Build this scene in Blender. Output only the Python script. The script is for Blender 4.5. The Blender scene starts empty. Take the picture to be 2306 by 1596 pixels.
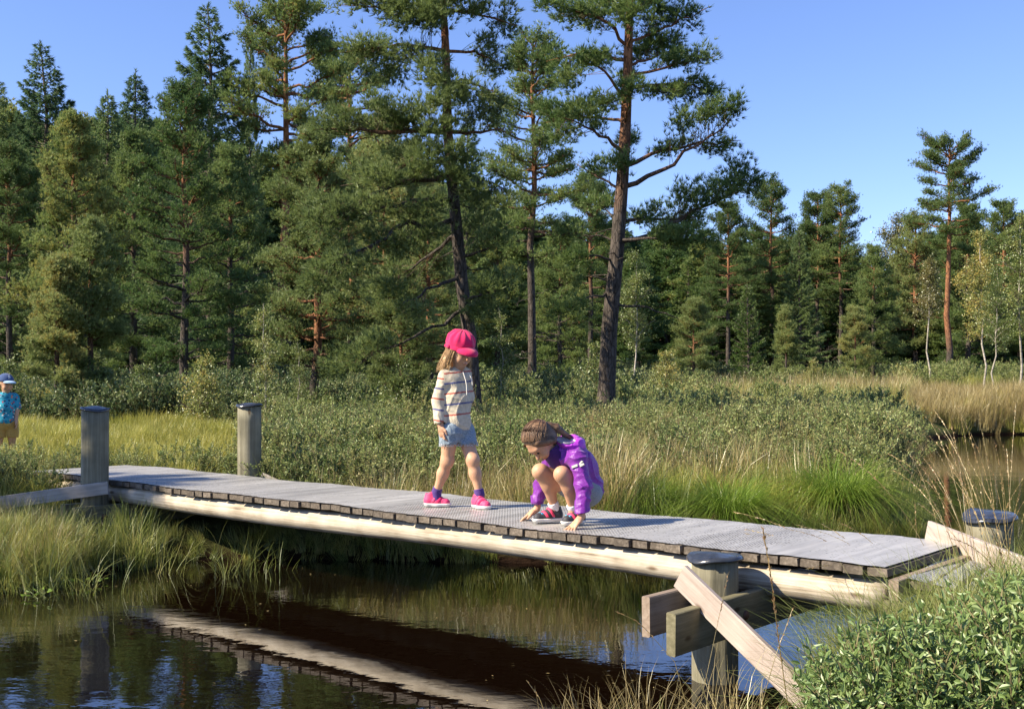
import bpy, math, random
import numpy as np
from mathutils import Vector, Matrix
PI = math.pi
R = math.radians
scene = bpy.context.scene
COL = scene.collection
rng = np.random.default_rng(7)
random.seed(7)

# ---------------------------------------------------------------- camera, sky, sun, exposure
CAM_H = 1.42
FOC = 2500.0 / 2306.0                      # focal length over picture width
cam = bpy.data.cameras.new('camera')
cam.lens = 36 * FOC
cam.sensor_width = 36
cam.shift_y = 59 / 2306.0
cam.clip_start = 0.05
cam.clip_end = 3000
camo = bpy.data.objects.new('camera', cam)
COL.objects.link(camo)
camo.location = (0, 0, CAM_H)
camo.rotation_euler = (R(90), 0, 0)
scene.camera = camo

SUN_EL = R(37)
SUN_DIR = np.array([.955, .30])           # horizontal way the light travels
SUN_DIR = SUN_DIR / np.linalg.norm(SUN_DIR)
w = bpy.data.worlds.new('World')
scene.world = w
w.use_nodes = True
nt = w.node_tree
nt.nodes.clear()
sky = nt.nodes.new('ShaderNodeTexSky')
sky.sky_type = 'NISHITA'
sky.sun_disc = False
sky.sun_elevation = SUN_EL
# direction towards the sun is -SUN_DIR; the sky's rotation is measured clockwise from +Y
sky.sun_rotation = math.atan2(-SUN_DIR[0], -SUN_DIR[1])
sky.altitude = 100
sky.air_density = 1.0
sky.dust_density = 0.15
sky.ozone_density = 3.0
bg = nt.nodes.new('ShaderNodeBackground')
bg.inputs['Strength'].default_value = 0.088
out = nt.nodes.new('ShaderNodeOutputWorld')
tint = nt.nodes.new('ShaderNodeMixRGB'); tint.blend_type = 'MULTIPLY'; tint.inputs[0].default_value = 1; tint.inputs[2].default_value = (.88, .90, 1.16, 1)
nt.links.new(sky.outputs[0], tint.inputs[1])
nt.links.new(tint.outputs[0], bg.inputs[0])
nt.links.new(bg.outputs[0], out.inputs[0])
sl = bpy.data.lights.new('sun', 'SUN')
sl.energy = 5.0
sl.angle = R(0.53)
sl.color = (1.0, .88, .68)
so = bpy.data.objects.new('sun', sl)
COL.objects.link(so)
so.location = (-20, -8, 25)
ld = Vector((SUN_DIR[0] * math.cos(SUN_EL), SUN_DIR[1] * math.cos(SUN_EL), -math.sin(SUN_EL)))
so.rotation_euler = ld.to_track_quat('-Z', 'Y').to_euler()
vs = scene.view_settings
vs.view_transform = 'Standard'
vs.look = 'None'
vs.exposure = 1.18
vs.gamma = 1.0
vs.use_curve_mapping = False
scene.render.use_motion_blur = False
scene.cycles.max_bounces = 6
scene.cycles.diffuse_bounces = 3
scene.cycles.glossy_bounces = 3
scene.cycles.transparent_max_bounces = 8
scene.cycles.caustics_reflective = False
scene.cycles.caustics_refractive = False

# ---------------------------------------------------------------- small helpers
def XY(u, Y):
    """world x of picture column u (2306 wide) at distance Y"""
    return (u - 1153) / 2500.0 * Y

def HZ(v, Y):
    return CAM_H - (v - 857) / 2500.0 * Y

def YR(Y):
    """stretches distances beyond the near pines: the forest stands well back from the meadow"""
    return np.where(np.asarray(Y) < 22, Y, 22 + (np.asarray(Y, float) - 22) * 4.0)

def unit(v):
    v = np.asarray(v, float)
    n = np.linalg.norm(v, axis=-1, keepdims=True)
    return v / np.maximum(n, 1e-9)

def mesh_np(name, V, groups, mats=(), smooth=False):
    """groups: list of (face array (n,k), material index)"""
    me = bpy.data.meshes.new(name)
    V = np.asarray(V, np.float32)
    groups = [(np.asarray(f, np.int32), m) for f, m in groups if len(f)]
    nl = sum(f.size for f, m in groups)
    nf = sum(len(f) for f, m in groups)
    me.vertices.add(len(V))
    me.vertices.foreach_set('co', V.ravel())
    me.loops.add(nl)
    me.loops.foreach_set('vertex_index', np.concatenate([f.ravel() for f, m in groups]))
    me.polygons.add(nf)
    ls = []; mi = []; s = 0
    for f, m in groups:
        k = f.shape[1]
        ls.append(s + np.arange(len(f), dtype=np.int32) * k)
        s += f.size
        mi.append(np.full(len(f), m, np.int32))
    me.polygons.foreach_set('loop_start', np.concatenate(ls))
    me.polygons.foreach_set('material_index', np.concatenate(mi))
    for m in mats:
        me.materials.append(m)
    me.update(calc_edges=True)
    me.polygons.foreach_set('use_smooth', np.full(nf, bool(smooth)))
    me.validate()
    return me

def link(name, me, parent=None, loc=None, rot=None):
    o = bpy.data.objects.new(name, me)
    COL.objects.link(o)
    if parent is not None:
        o.parent = parent
    if loc is not None:
        o.location = loc
    if rot is not None:
        o.rotation_euler = rot
    return o

def tag(o, label=None, cat=None, group=None, kind=None):
    if label: o['label'] = label
    if cat: o['category'] = cat
    if group: o['group'] = group
    if kind: o['kind'] = kind
    return o

def empty(name, loc=(0, 0, 0), rot=(0, 0, 0), scale=None):
    o = bpy.data.objects.new(name, None)
    COL.objects.link(o)
    o.empty_display_size = .2
    o.location = loc
    o.rotation_euler = rot
    if scale is not None:
        o.scale = scale
    return o

class MB:
    """collects faces of shapes into one mesh"""
    def __init__(self):
        self.V = []; self.F = {}; self.n = 0
    def add(self, V, F, m=0):
        V = np.asarray(V, float); F = np.asarray(F, int)
        self.V.append(V)
        self.F.setdefault((F.shape[1], m), []).append(F + self.n)
        self.n += len(V)
    def mesh(self, name, mats, smooth=False):
        return mesh_np(name, np.concatenate(self.V), [(np.concatenate(v), k[1]) for k, v in self.F.items()], mats, smooth)

BOXF = np.array([[0, 3, 2, 1], [4, 5, 6, 7], [0, 1, 5, 4], [1, 2, 6, 5], [2, 3, 7, 6], [3, 0, 4, 7]])
def box_between(a, b, wdt, hgt, up=(0, 0, 1), bev=0.0, jit=0.0, nseg=1):
    """a plank from a to b: wdt across, hgt along up, with small chamfers and slight unevenness"""
    a = np.asarray(a, float); b = np.asarray(b, float)
    d = unit(b - a); up = np.asarray(up, float)
    s = unit(np.cross(d, up)); u = np.cross(s, d)
    if bev <= 0:
        prof = [(-1, -1), (1, -1), (1, 1), (-1, 1)]
        P = np.array([(x * wdt / 2, y * hgt / 2) for x, y in prof])
    else:
        W, H, c = wdt / 2, hgt / 2, bev
        P = np.array([(-W + c, -H), (W - c, -H), (W, -H + c), (W, H - c), (W - c, H), (-W + c, H), (-W, H - c), (-W, -H + c)])
    k = len(P)
    V = []
    for i in range(nseg + 1):
        c = a + (b - a) * i / nseg
        j = rng.normal(0, jit, (k, 2)) if jit else np.zeros((k, 2))
        Q = P + j
        V.append(c + Q[:, :1] * s + Q[:, 1:] * u)
    V = np.concatenate(V)
    F4 = []
    for i in range(nseg):
        for j in range(k):
            j2 = (j + 1) % k
            F4.append((i * k + j, i * k + j2, (i + 1) * k + j2, (i + 1) * k + j))
    caps = [list(range(k))[::-1], [nseg * k + j for j in range(k)]]
    return V, F4, caps

def add_plank(mb, *a, m=0, **kw):
    V, F4, caps = box_between(*a, **kw)
    n0 = mb.n
    mb.add(V, F4, m)
    if len(caps[0]) == 4:
        mb.F[(4, m)].append(np.array(caps) + n0)
    else:
        mb.F.setdefault((len(caps[0]), m), []).append(np.array(caps) + n0)

def tubes(paths, radii, sides=5, cap=False):
    """paths (n,k,3), radii (n,k) -> V, quads"""
    paths = np.asarray(paths, float); radii = np.asarray(radii, float)
    n, k, _ = paths.shape
    T = np.empty_like(paths)
    T[:, 1:-1] = paths[:, 2:] - paths[:, :-2]
    T[:, 0] = paths[:, 1] - paths[:, 0]
    T[:, -1] = paths[:, -1] - paths[:, -2]
    T = unit(T)
    ref = np.where(np.abs(T[..., 2:3]) > .9, np.array([1., 0, 0]), np.array([0, 0, 1.]))
    A = unit(np.cross(T, ref)); B = np.cross(T, A)
    ang = np.arange(sides) * 2 * PI / sides
    V = paths[:, :, None, :] + radii[:, :, None, None] * (np.cos(ang)[None, None, :, None] * A[:, :, None, :] + np.sin(ang)[None, None, :, None] * B[:, :, None, :])
    V = V.reshape(-1, 3)
    base = (np.arange(n) * k * sides)[:, None, None]
    i = np.arange(k - 1)[None, :, None] * sides
    j = np.arange(sides)[None, None, :]
    j2 = (j + 1) % sides
    F = np.stack([base + i + j, base + i + j2, base + i + sides + j2, base + i + sides + j], -1).reshape(-1, 4)
    return V, F

def lathe(mb, prof, c=(0, 0, 0), n=28, m=0, jit=0.0, ax=None):
    """prof: list of (r,z)"""
    prof = np.array(prof, float); k = len(prof)
    ang = np.arange(n) * 2 * PI / n
    rj = 1 + rng.normal(0, jit, n) if jit else np.ones(n)
    V = np.stack([prof[:, 0][:, None] * np.cos(ang) * rj, prof[:, 0][:, None] * np.sin(ang) * rj, np.repeat(prof[:, 1][:, None], n, 1)], -1).reshape(-1, 3)
    if ax is not None:
        V = V @ np.array(ax).T
    V = V + np.array(c)
    i = (np.arange(k - 1) * n)[:, None]; j = np.arange(n)[None, :]; j2 = (j + 1) % n
    F = np.stack([i + j, i + j2, i + n + j2, i + n + j], -1).reshape(-1, 4)
    mb.add(V, F, m)

# ---------------------------------------------------------------- materials
def new_mat(name):
    m = bpy.data.materials.new(name)
    m.use_nodes = True
    nt = m.node_tree
    nt.nodes.clear()
    o = nt.nodes.new('ShaderNodeOutputMaterial')
    return m, nt, o

def node(nt, t, ins=None, **kw):
    n = nt.nodes.new(t)
    for k, v in kw.items():
        setattr(n, k, v)
    for k, v in (ins or {}).items():
        if hasattr(v, 'is_linked'):
            nt.links.new(v, n.inputs[k])
        else:
            n.inputs[k].default_value = v
    return n

def ramp(nt, fac, stops):
    r = nt.nodes.new('ShaderNodeValToRGB')
    nt.links.new(fac, r.inputs[0])
    e = r.color_ramp.elements
    while len(e) < len(stops):
        e.new(.5)
    for el, (p, c) in zip(e, stops):
        el.position = p
        el.color = (c[0], c[1], c[2], 1)
    return r.outputs[0]

def coords(nt, scale=(1, 1, 1), rot=(0, 0, 0), which='Object'):
    tc = nt.nodes.new('ShaderNodeTexCoord')
    mp = node(nt, 'ShaderNodeMapping', {'Vector': tc.outputs[which], 'Scale': scale, 'Rotation': rot})
    return mp.outputs[0]

def mat_surf(name, stops, scale=(5, 5, 5), detail=6, rough=.8, bump=.2, bscale=None, spec=.3, dist=.01, metallic=0, coat=0, randomize=0.0, rough2=None):
    m, nt, o = new_mat(name)
    v = coords(nt, scale)
    n = node(nt, 'ShaderNodeTexNoise', {'Vector': v, 'Scale': 1.0, 'Detail': detail, 'Roughness': .6})
    c = ramp(nt, n.outputs[0], stops)
    if randomize:
        oi = nt.nodes.new('ShaderNodeObjectInfo')
        mr = node(nt, 'ShaderNodeMapRange', {'Value': oi.outputs['Random'], 'To Min': 1 - randomize, 'To Max': 1 + randomize})
        hs = node(nt, 'ShaderNodeHueSaturation', {'Value': mr.outputs[0], 'Color': c})
        c = hs.outputs[0]
    p = node(nt, 'ShaderNodeBsdfPrincipled', {'Base Color': c, 'Roughness': rough, 'Specular IOR Level': spec, 'Metallic': metallic, 'Coat Weight': coat})
    if bump:
        v2 = coords(nt, bscale or tuple(4 * s for s in scale))
        n2 = node(nt, 'ShaderNodeTexNoise', {'Vector': v2, 'Scale': 1.0, 'Detail': 5})
        b = node(nt, 'ShaderNodeBump', {'Height': n2.outputs[0], 'Strength': bump, 'Distance': dist})
        nt.links.new(b.outputs[0], p.inputs['Normal'])
    nt.links.new(p.outputs[0], o.inputs[0])
    return m

def mat_leaf(name, stops, scale=1.2, trans=.3, gloss=.08, rough=.45, rand=.5, fine=9.0):
    """foliage: hue drifts from clump to clump and from plant to plant"""
    m, nt, o = new_mat(name)
    tc = nt.nodes.new('ShaderNodeTexCoord')
    oi = nt.nodes.new('ShaderNodeObjectInfo')
    n = node(nt, 'ShaderNodeTexNoise', {'Vector': tc.outputs['Object'], 'Scale': scale, 'Detail': 2.0})
    n2 = node(nt, 'ShaderNodeTexNoise', {'Vector': tc.outputs['Object'], 'Scale': fine, 'Detail': 1.0})
    a = node(nt, 'ShaderNodeMath', {0: n.outputs[0], 1: n2.outputs[0]}, operation='ADD')
    r_ = node(nt, 'ShaderNodeMapRange', {'Value': oi.outputs['Random'], 'To Min': -rand * .5, 'To Max': rand * .5})
    b = node(nt, 'ShaderNodeMath', {0: a.outputs[0], 1: r_.outputs[0]}, operation='ADD')
    c_ = node(nt, 'ShaderNodeMath', {0: b.outputs[0], 1: -.5}, operation='ADD')
    c = ramp(nt, c_.outputs[0], stops)
    d = node(nt, 'ShaderNodeBsdfDiffuse', {'Color': c})
    t = node(nt, 'ShaderNodeBsdfTranslucent', {'Color': c})
    mx = node(nt, 'ShaderNodeMixShader', {0: trans, 1: d.outputs[0], 2: t.outputs[0]})
    g = node(nt, 'ShaderNodeBsdfGlossy', {'Roughness': rough, 'Color': (.9, .95, .9, 1)})
    mx2 = node(nt, 'ShaderNodeMixShader', {0: gloss, 1: mx.outputs[0], 2: g.outputs[0]})
    nt.links.new(mx2.outputs[0], o.inputs[0])
    return m
MAT = {}
MAT['needle'] = mat_leaf('pine_needles', [(.25, (0.092, 0.148, 0.044)), (.5, (0.167, 0.234, 0.071)), (.72, (0.243, 0.302, 0.095)), (.9, (0.324, 0.308, 0.084))], .9, .44, .02)
MAT['needle_olive'] = mat_leaf('pine_needles_olive', [(.2, (0.135, 0.182, 0.058)), (.5, (0.221, 0.274, 0.092)), (.72, (0.297, 0.342, 0.124)), (.9, (0.400, 0.342, 0.100))], .9, .44, .02)
MAT['needle_dark'] = mat_leaf('pine_needles_dark', [(.25, (0.054, 0.107, 0.032)), (.5, (0.095, 0.160, 0.045)), (.75, (0.168, 0.228, 0.065))], .9, .44, .02)
MAT['needle_blue'] = mat_leaf('spruce_needles', [(.25, (0.081, 0.142, 0.065)), (.55, (0.149, 0.221, 0.089)), (.8, (0.230, 0.300, 0.105))], .9, .44, .02)
MAT['fir'] = mat_leaf('young_fir_needles', [(.25, (.04, .085, .015)), (.55, (.08, .14, .025)), (.8, (.13, .19, .04))], .9, .3, .05)
MAT['birch_leaf'] = mat_leaf('birch_leaves', [(.25, (0.103, 0.149, 0.034)), (.5, (0.196, 0.241, 0.063)), (.72, (0.310, 0.322, 0.092)), (.9, (0.460, 0.345, 0.081))], 1.4, .42, .05)
MAT['olive_leaf'] = mat_leaf('autumn_birch_leaves', [(.25, (.08, .095, .02)), (.5, (.14, .14, .03)), (.8, (.24, .19, .05))], 1.4, .4, .08)
MAT['shrub'] = mat_leaf('bog_myrtle_leaves', [(.2, (.115, .165, .045)), (.48, (.225, .275, .085)), (.72, (.315, .335, .12)), (.92, (.38, .32, .12))], .8, .38, .03, .5, .45)
MAT['shrub_near'] = mat_leaf('near_bog_myrtle_leaves', [(.2, (.11, .18, .045)), (.5, (.205, .29, .085)), (.8, (.34, .40, .15))], 2.0, .38, .05, .45, .3, 30.)
MAT['shrub_dark'] = mat_leaf('shrub_leaves_painted_shade', [(.25, (0.065, 0.104, 0.039)), (.6, (0.130, 0.176, 0.065)), (.85, (0.221, 0.247, 0.098))], .9, .32, .03)  # forest-foot shade put into the colour: a darker set of shrub leaves
MAT['grass'] = mat_leaf('green_grass', [(.2, (.13, .17, .035)), (.5, (.235, .27, .065)), (.8, (.38, .35, .12))], 1.5, .42, .04, .45, .5)
MAT['sedge'] = mat_leaf('bright_sedge', [(.2, (.10, .17, .020)), (.5, (.19, .29, .035)), (.8, (.34, .40, .08))], 2.5, .45, .03, .35, .2)
MAT['yellow_grass'] = mat_leaf('yellow_green_grass', [(.2, (.20, .22, .04)), (.5, (.36, .35, .075)), (.8, (.48, .42, .12))], 1.5, .42, .03, .4, .5)
MAT['tan_grass'] = mat_leaf('dry_tan_grass', [(.2, (.22, .17, .065)), (.5, (.40, .31, .13)), (.8, (.52, .44, .2))], 1.5, .4, .05, .4, .5)
MAT['seed'] = mat_leaf('grass_seed_heads', [(.2, (.30, .16, .07)), (.5, (.48, .31, .13)), (.8, (.62, .47, .24))], 3, .3, .08)
MAT['shrub_stem'] = mat_surf('shrub_stems', [(.3, (.10, .09, .04)), (.7, (.19, .16, .08))], (20, 20, 20), 3, .9, 0)
MAT['twig'] = mat_surf('twigs', [(.3, (.07, .045, .03)), (.7, (.16, .11, .075))], (20, 20, 20), 3, .9, 0)

def bark(name, lo, hi, split, grey=((.038, .031, .026), (.115, .096, .082)), orange=((.15, .065, .035), (.36, .17, .085))):
    """flaky grey bark below, orange bark higher up the pine"""
    m, nt, o = new_mat(name)
    tc = nt.nodes.new('ShaderNodeTexCoord')
    mp = node(nt, 'ShaderNodeMapping', {'Vector': tc.outputs['Object'], 'Scale': (14, 14, 4)})
    vo = node(nt, 'ShaderNodeTexVoronoi', {'Vector': mp.outputs[0], 'Scale': 1.4, 'Randomness': 1.0}, feature='DISTANCE_TO_EDGE')
    n = node(nt, 'ShaderNodeTexNoise', {'Vector': mp.outputs[0], 'Scale': 1.3, 'Detail': 5.0})
    g = ramp(nt, n.outputs[0], [(.3, grey[0]), (.7, grey[1])])
    og = ramp(nt, n.outputs[0], [(.3, orange[0]), (.7, orange[1])])
    sx = node(nt, 'ShaderNodeSeparateXYZ', {0: tc.outputs['Object']})
    n3 = node(nt, 'ShaderNodeTexNoise', {'Vector': tc.outputs['Object'], 'Scale': 2.0, 'Detail': 3.0})
    a = node(nt, 'ShaderNodeMath', {0: n3.outputs[0], 1: split * .5, 2: sx.outputs[2]}, operation='MULTIPLY_ADD')
    mr = node(nt, 'ShaderNodeMapRange', {'Value': a.outputs[0], 'From Min': lo, 'From Max': hi})
    mx = node(nt, 'ShaderNodeMixRGB', {0: mr.outputs[0], 1: g, 2: og})
    cr = ramp(nt, vo.outputs['Distance'], [(.0, (.35, .35, .35)), (.12, (1, 1, 1))])
    mu = node(nt, 'ShaderNodeMixRGB', {0: .8, 1: mx.outputs[0], 2: cr}, blend_type='MULTIPLY')
    p = node(nt, 'ShaderNodeBsdfPrincipled', {'Base Color': mu.outputs[0], 'Roughness': .9, 'Specular IOR Level': .15})
    b = node(nt, 'ShaderNodeBump', {'Height': cr, 'Strength': .7, 'Distance': .02})
    nt.links.new(b.outputs[0], p.inputs['Normal'])
    nt.links.new(p.outputs[0], o.inputs[0])
    return m
MAT['bark_pine'] = bark('pine_bark', 4.6, 7.0, 2.0)
MAT['bark_orange'] = bark('pine_bark_orange', 1.8, 3.2, 1.6)
MAT['bark_spruce'] = mat_surf('spruce_bark', [(.3, (.05, .04, .035)), (.7, (.14, .11, .09))], (12, 12, 5), 5, .9, .5)
MAT['bark_birch'] = mat_surf('birch_bark', [(.3, (.10, .08, .07)), (.45, (.26, .23, .19)), (.7, (.44, .41, .36))], (5, 5, 26), 4, .7, .2)

WOODX = (3, 60, 60)
def mat_wood(name, stops, scale, rough=.75, bump=.35, randomize=.15, knots=True):
    m, nt, o = new_mat(name)
    tc = nt.nodes.new('ShaderNodeTexCoord')
    oi = nt.nodes.new('ShaderNodeObjectInfo')
    off = node(nt, 'ShaderNodeVectorMath', {0: tc.outputs['Object'], 1: oi.outputs['Random']}, operation='ADD')
    mp = node(nt, 'ShaderNodeMapping', {'Vector': off.outputs[0], 'Scale': scale})
    n = node(nt, 'ShaderNodeTexNoise', {'Vector': mp.outputs[0], 'Scale': 1.0, 'Detail': 8.0, 'Roughness': .65, 'Distortion': .4})
    mp2 = node(nt, 'ShaderNodeMapping', {'Vector': off.outputs[0], 'Scale': (5, 5, 5)})
    n2 = node(nt, 'ShaderNodeTexNoise', {'Vector': mp2.outputs[0], 'Scale': 1.0, 'Detail': 4.0})
    a = node(nt, 'ShaderNodeMath', {0: n.outputs[0], 1: .6, 2: 0}, operation='MULTIPLY')
    b = node(nt, 'ShaderNodeMath', {0: n2.outputs[0], 1: .4, 2: a.outputs[0]}, operation='MULTIPLY_ADD')
    c = ramp(nt, b.outputs[0], stops)
    mr = node(nt, 'ShaderNodeMapRange', {'Value': oi.outputs['Random'], 'To Min': 1 - randomize, 'To Max': 1 + randomize})
    hs = node(nt, 'ShaderNodeHueSaturation', {'Value': mr.outputs[0], 'Color': c})
    c = hs.outputs[0]
    if knots:
        mp3 = node(nt, 'ShaderNodeMapping', {'Vector': off.outputs[0], 'Scale': tuple(max(s ** .3 * 2.2, 2.5) for s in scale)})
        vo = node(nt, 'ShaderNodeTexVoronoi', {'Vector': mp3.outputs[0], 'Scale': 1.0})
        k = ramp(nt, vo.outputs['Distance'], [(.05, (.25, .17, .11)), (.12, (1, 1, 1))])
        mu = node(nt, 'ShaderNodeMixRGB', {0: .85, 1: c, 2: k}, blend_type='MULTIPLY')
        c = mu.outputs[0]
    p = node(nt, 'ShaderNodeBsdfPrincipled', {'Base Color': c, 'Roughness': rough, 'Specular IOR Level': .25})
    bb = node(nt, 'ShaderNodeBump', {'Height': n.outputs[0], 'Strength': bump, 'Distance': .006})
    nt.links.new(bb.outputs[0], p.inputs['Normal'])
    nt.links.new(p.outputs[0], o.inputs[0])
    return m
MAT['deck_wood'] = mat_wood('weathered_deck_board', [(.3, (.04, .032, .024)), (.5, (.11, .09, .07)), (.68, (.24, .20, .16))], (22, 60, 60), .85, .5, .25, False)
MAT['log'] = mat_wood('bleached_log', [(.33, (.11, .08, .055)), (.42, (.29, .24, .175)), (.53, (.45, .39, .30)), (.7, (.60, .54, .435))], (1.6, 55, 55), .8, .8, .06)
MAT['post'] = mat_wood('treated_post', [(.3, (.07, .065, .042)), (.5, (.175, .16, .108)), (.7, (.30, .275, .195))], (40, 40, 1.8), .75, .5, .08)
MAT['beam'] = mat_wood('treated_beam', [(.3, (.075, .07, .038)), (.5, (.155, .14, .082)), (.7, (.25, .225, .145))], (3.5, 50, 50), .7, .35, .08)
MAT['beam_pink'] = mat_wood('planed_beam', [(.3, (.14, .10, .07)), (.5, (.26, .20, .15)), (.7, (.37, .30, .235))], (3.5, 50, 50), .7, .35, .08)
MAT['rail'] = mat_wood('pinkish_rail_board', [(.3, (.21, .165, .135)), (.5, (.37, .305, .26)), (.7, (.50, .43, .375))], (2.5, 55, 55), .6, .35, .05)
MAT['rail_grey'] = mat_wood('grey_rail_board', [(.3, (.17, .15, .13)), (.5, (.30, .27, .24)), (.7, (.42, .38, .345))], (2.5, 55, 55), .7, .35, .05)

def mat_net():
    """fine galvanised hexagonal wire laid over boards: a pattern of holes"""
    m, nt, o = new_mat('wire_netting')
    v = coords(nt, (1, 1, 1))
    vo = node(nt, 'ShaderNodeTexVoronoi', {'Vector': v, 'Scale': 60.0, 'Randomness': .3}, feature='DISTANCE_TO_EDGE')
    w_ = ramp(nt, vo.outputs['Distance'], [(.20, (1, 1, 1)), (.26, (0, 0, 0))])
    n = node(nt, 'ShaderNodeTexNoise', {'Vector': v, 'Scale': 3.0, 'Detail': 5.0})
    n.inputs['Roughness'].default_value = .7
    tc = nt.nodes.new('ShaderNodeTexCoord')
    m1 = node(nt, 'ShaderNodeMapping', {'Vector': tc.outputs['Object'], 'Rotation': (0, 0, R(41.2))})
    m2 = node(nt, 'ShaderNodeMapping', {'Vector': m1.outputs[0], 'Scale': (9.4, 1.1, 1)})
    n = node(nt, 'ShaderNodeTexNoise', {'Vector': m2.outputs[0], 'Scale': 1.0, 'Detail': 7.0})
    n.inputs['Roughness'].default_value = .68
    c = ramp(nt, n.outputs[0], [(.3, (.27, .262, .245)), (.5, (.40, .388, .365)), (.68, (.53, .515, .485))])
    p = node(nt, 'ShaderNodeBsdfPrincipled', {'Base Color': c, 'Roughness': .45, 'Metallic': .25, 'Specular IOR Level': .5})
    b = node(nt, 'ShaderNodeBump', {'Height': w_, 'Strength': .5, 'Distance': .003})
    nt.links.new(b.outputs[0], p.inputs['Normal'])
    t = node(nt, 'ShaderNodeBsdfTransparent')
    # between the wires the grey, wire-stained board below still shows
    mr = node(nt, 'ShaderNodeMapRange', {'Value': w_, 'To Min': .4, 'To Max': 1.0})
    mx = node(nt, 'ShaderNodeMixShader', {0: mr.outputs[0], 1: t.outputs[0], 2: p.outputs[0]})
    nt.links.new(mx.outputs[0], o.inputs[0])
    return m
MAT['net'] = mat_net()
MAT['cap_black'] = mat_surf('post_cap_plastic', [(.3, (.02, .022, .028)), (.7, (.045, .05, .06))], (20, 20, 20), 3, .22, .25, (14, 14, 14), .6, .01)

def mat_ground():
    m, nt, o = new_mat('bog_ground')
    v = coords(nt, (1, 1, 1))
    n = node(nt, 'ShaderNodeTexNoise', {'Vector': v, 'Scale': .5, 'Detail': 6.0})
    n2 = node(nt, 'ShaderNodeTexNoise', {'Vector': v, 'Scale': 14.0, 'Detail': 6.0, 'Roughness': .7})
    a = node(nt, 'ShaderNodeMath', {0: n.outputs[0], 1: .5, 2: 0}, operation='MULTIPLY')
    b = node(nt, 'ShaderNodeMath', {0: n2.outputs[0], 1: .5, 2: a.outputs[0]}, operation='MULTIPLY_ADD')
    c = ramp(nt, b.outputs[0], [(.3, (.035, .03, .015)), (.48, (.075, .085, .025)), (.62, (.12, .13, .04)), (.8, (.2, .17, .07))])
    # peat: below the waterline the bank is dark red brown
    sx = node(nt, 'ShaderNodeSeparateXYZ', {0: v})
    mr = node(nt, 'ShaderNodeMapRange', {'Value': sx.outputs[2], 'From Min': .03, 'From Max': .16})
    mx = node(nt, 'ShaderNodeMixRGB', {0: mr.outputs[0], 1: (.016, .008, .004, 1), 2: c})
    p = node(nt, 'ShaderNodeBsdfPrincipled', {'Base Color': mx.outputs[0], 'Roughness': .95, 'Specular IOR Level': .1})
    bb = node(nt, 'ShaderNodeBump', {'Height': n2.outputs[0], 'Strength': .8, 'Distance': .05})
    nt.links.new(bb.outputs[0], p.inputs['Normal'])
    nt.links.new(p.outputs[0], o.inputs[0])
    return m
MAT['ground'] = mat_ground()

def mat_water():
    m, nt, o = new_mat('peat_water')
    v = coords(nt, (1, 1, 1))
    n = node(nt, 'ShaderNodeTexNoise', {'Vector': coords(nt, (6, 9, 6)), 'Scale': 1.0, 'Detail': 3.0, 'Roughness': .5})
    n2 = node(nt, 'ShaderNodeTexNoise', {'Vector': coords(nt, (1.1, 2.0, 1), (0, 0, .4)), 'Scale': 1.0, 'Detail': 2.0})
    big = node(nt, 'ShaderNodeTexNoise', {'Vector': v, 'Scale': .55, 'Detail': 1.0})
    amt = node(nt, 'ShaderNodeMapRange', {'Value': big.outputs[0], 'From Min': .35, 'From Max': .7, 'To Min': .12, 'To Max': 1.0})
    h = node(nt, 'ShaderNodeMath', {0: n.outputs[0], 1: amt.outputs[0]}, operation='MULTIPLY')
    b = node(nt, 'ShaderNodeBump', {'Height': h.outputs[0], 'Strength': .16, 'Distance': .012})
    b2 = node(nt, 'ShaderNodeBump', {'Height': n2.outputs[0], 'Strength': .11, 'Distance': .02, 'Normal': b.outputs[0]})
    d = node(nt, 'ShaderNodeBsdfDiffuse', {'Color': (.004, .0018, .0008, 1)})
    g = node(nt, 'ShaderNodeBsdfGlossy', {'Roughness': .015, 'Color': (.96, .97, 1, 1), 'Normal': b2.outputs[0]})
    f = node(nt, 'ShaderNodeFresnel', {'IOR': 2.0, 'Normal': b2.outputs[0]})
    mx = node(nt, 'ShaderNodeMixShader', {0: f.outputs[0], 1: d.outputs[0], 2: g.outputs[0]})
    nt.links.new(mx.outputs[0], o.inputs[0])
    return m
MAT['water'] = mat_water()

def mat_cloth(name, stops, rough=.85, wrinkle=.3, wscale=(9, 9, 5), fine=220., sheen=.2, spec=.2):
    m, nt, o = new_mat(name)
    v = coords(nt, wscale)
    n = node(nt, 'ShaderNodeTexNoise', {'Vector': v, 'Scale': 1.0, 'Detail': 3.0, 'Distortion': .8})
    nf = node(nt, 'ShaderNodeTexNoise', {'Vector': coords(nt, (fine, fine, fine)), 'Scale': 1.0, 'Detail': 1.0})
    c = ramp(nt, nf.outputs[0], stops)
    p = node(nt, 'ShaderNodeBsdfPrincipled', {'Base Color': c, 'Roughness': rough, 'Specular IOR Level': spec, 'Sheen Weight': sheen})
    b = node(nt, 'ShaderNodeBump', {'Height': n.outputs[0], 'Strength': wrinkle, 'Distance': .014})
    b2 = node(nt, 'ShaderNodeBump', {'Height': nf.outputs[0], 'Strength': .15, 'Distance': .002, 'Normal': b.outputs[0]})
    nt.links.new(b2.outputs[0], p.inputs['Normal'])
    nt.links.new(p.outputs[0], o.inputs[0])
    return m
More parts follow.
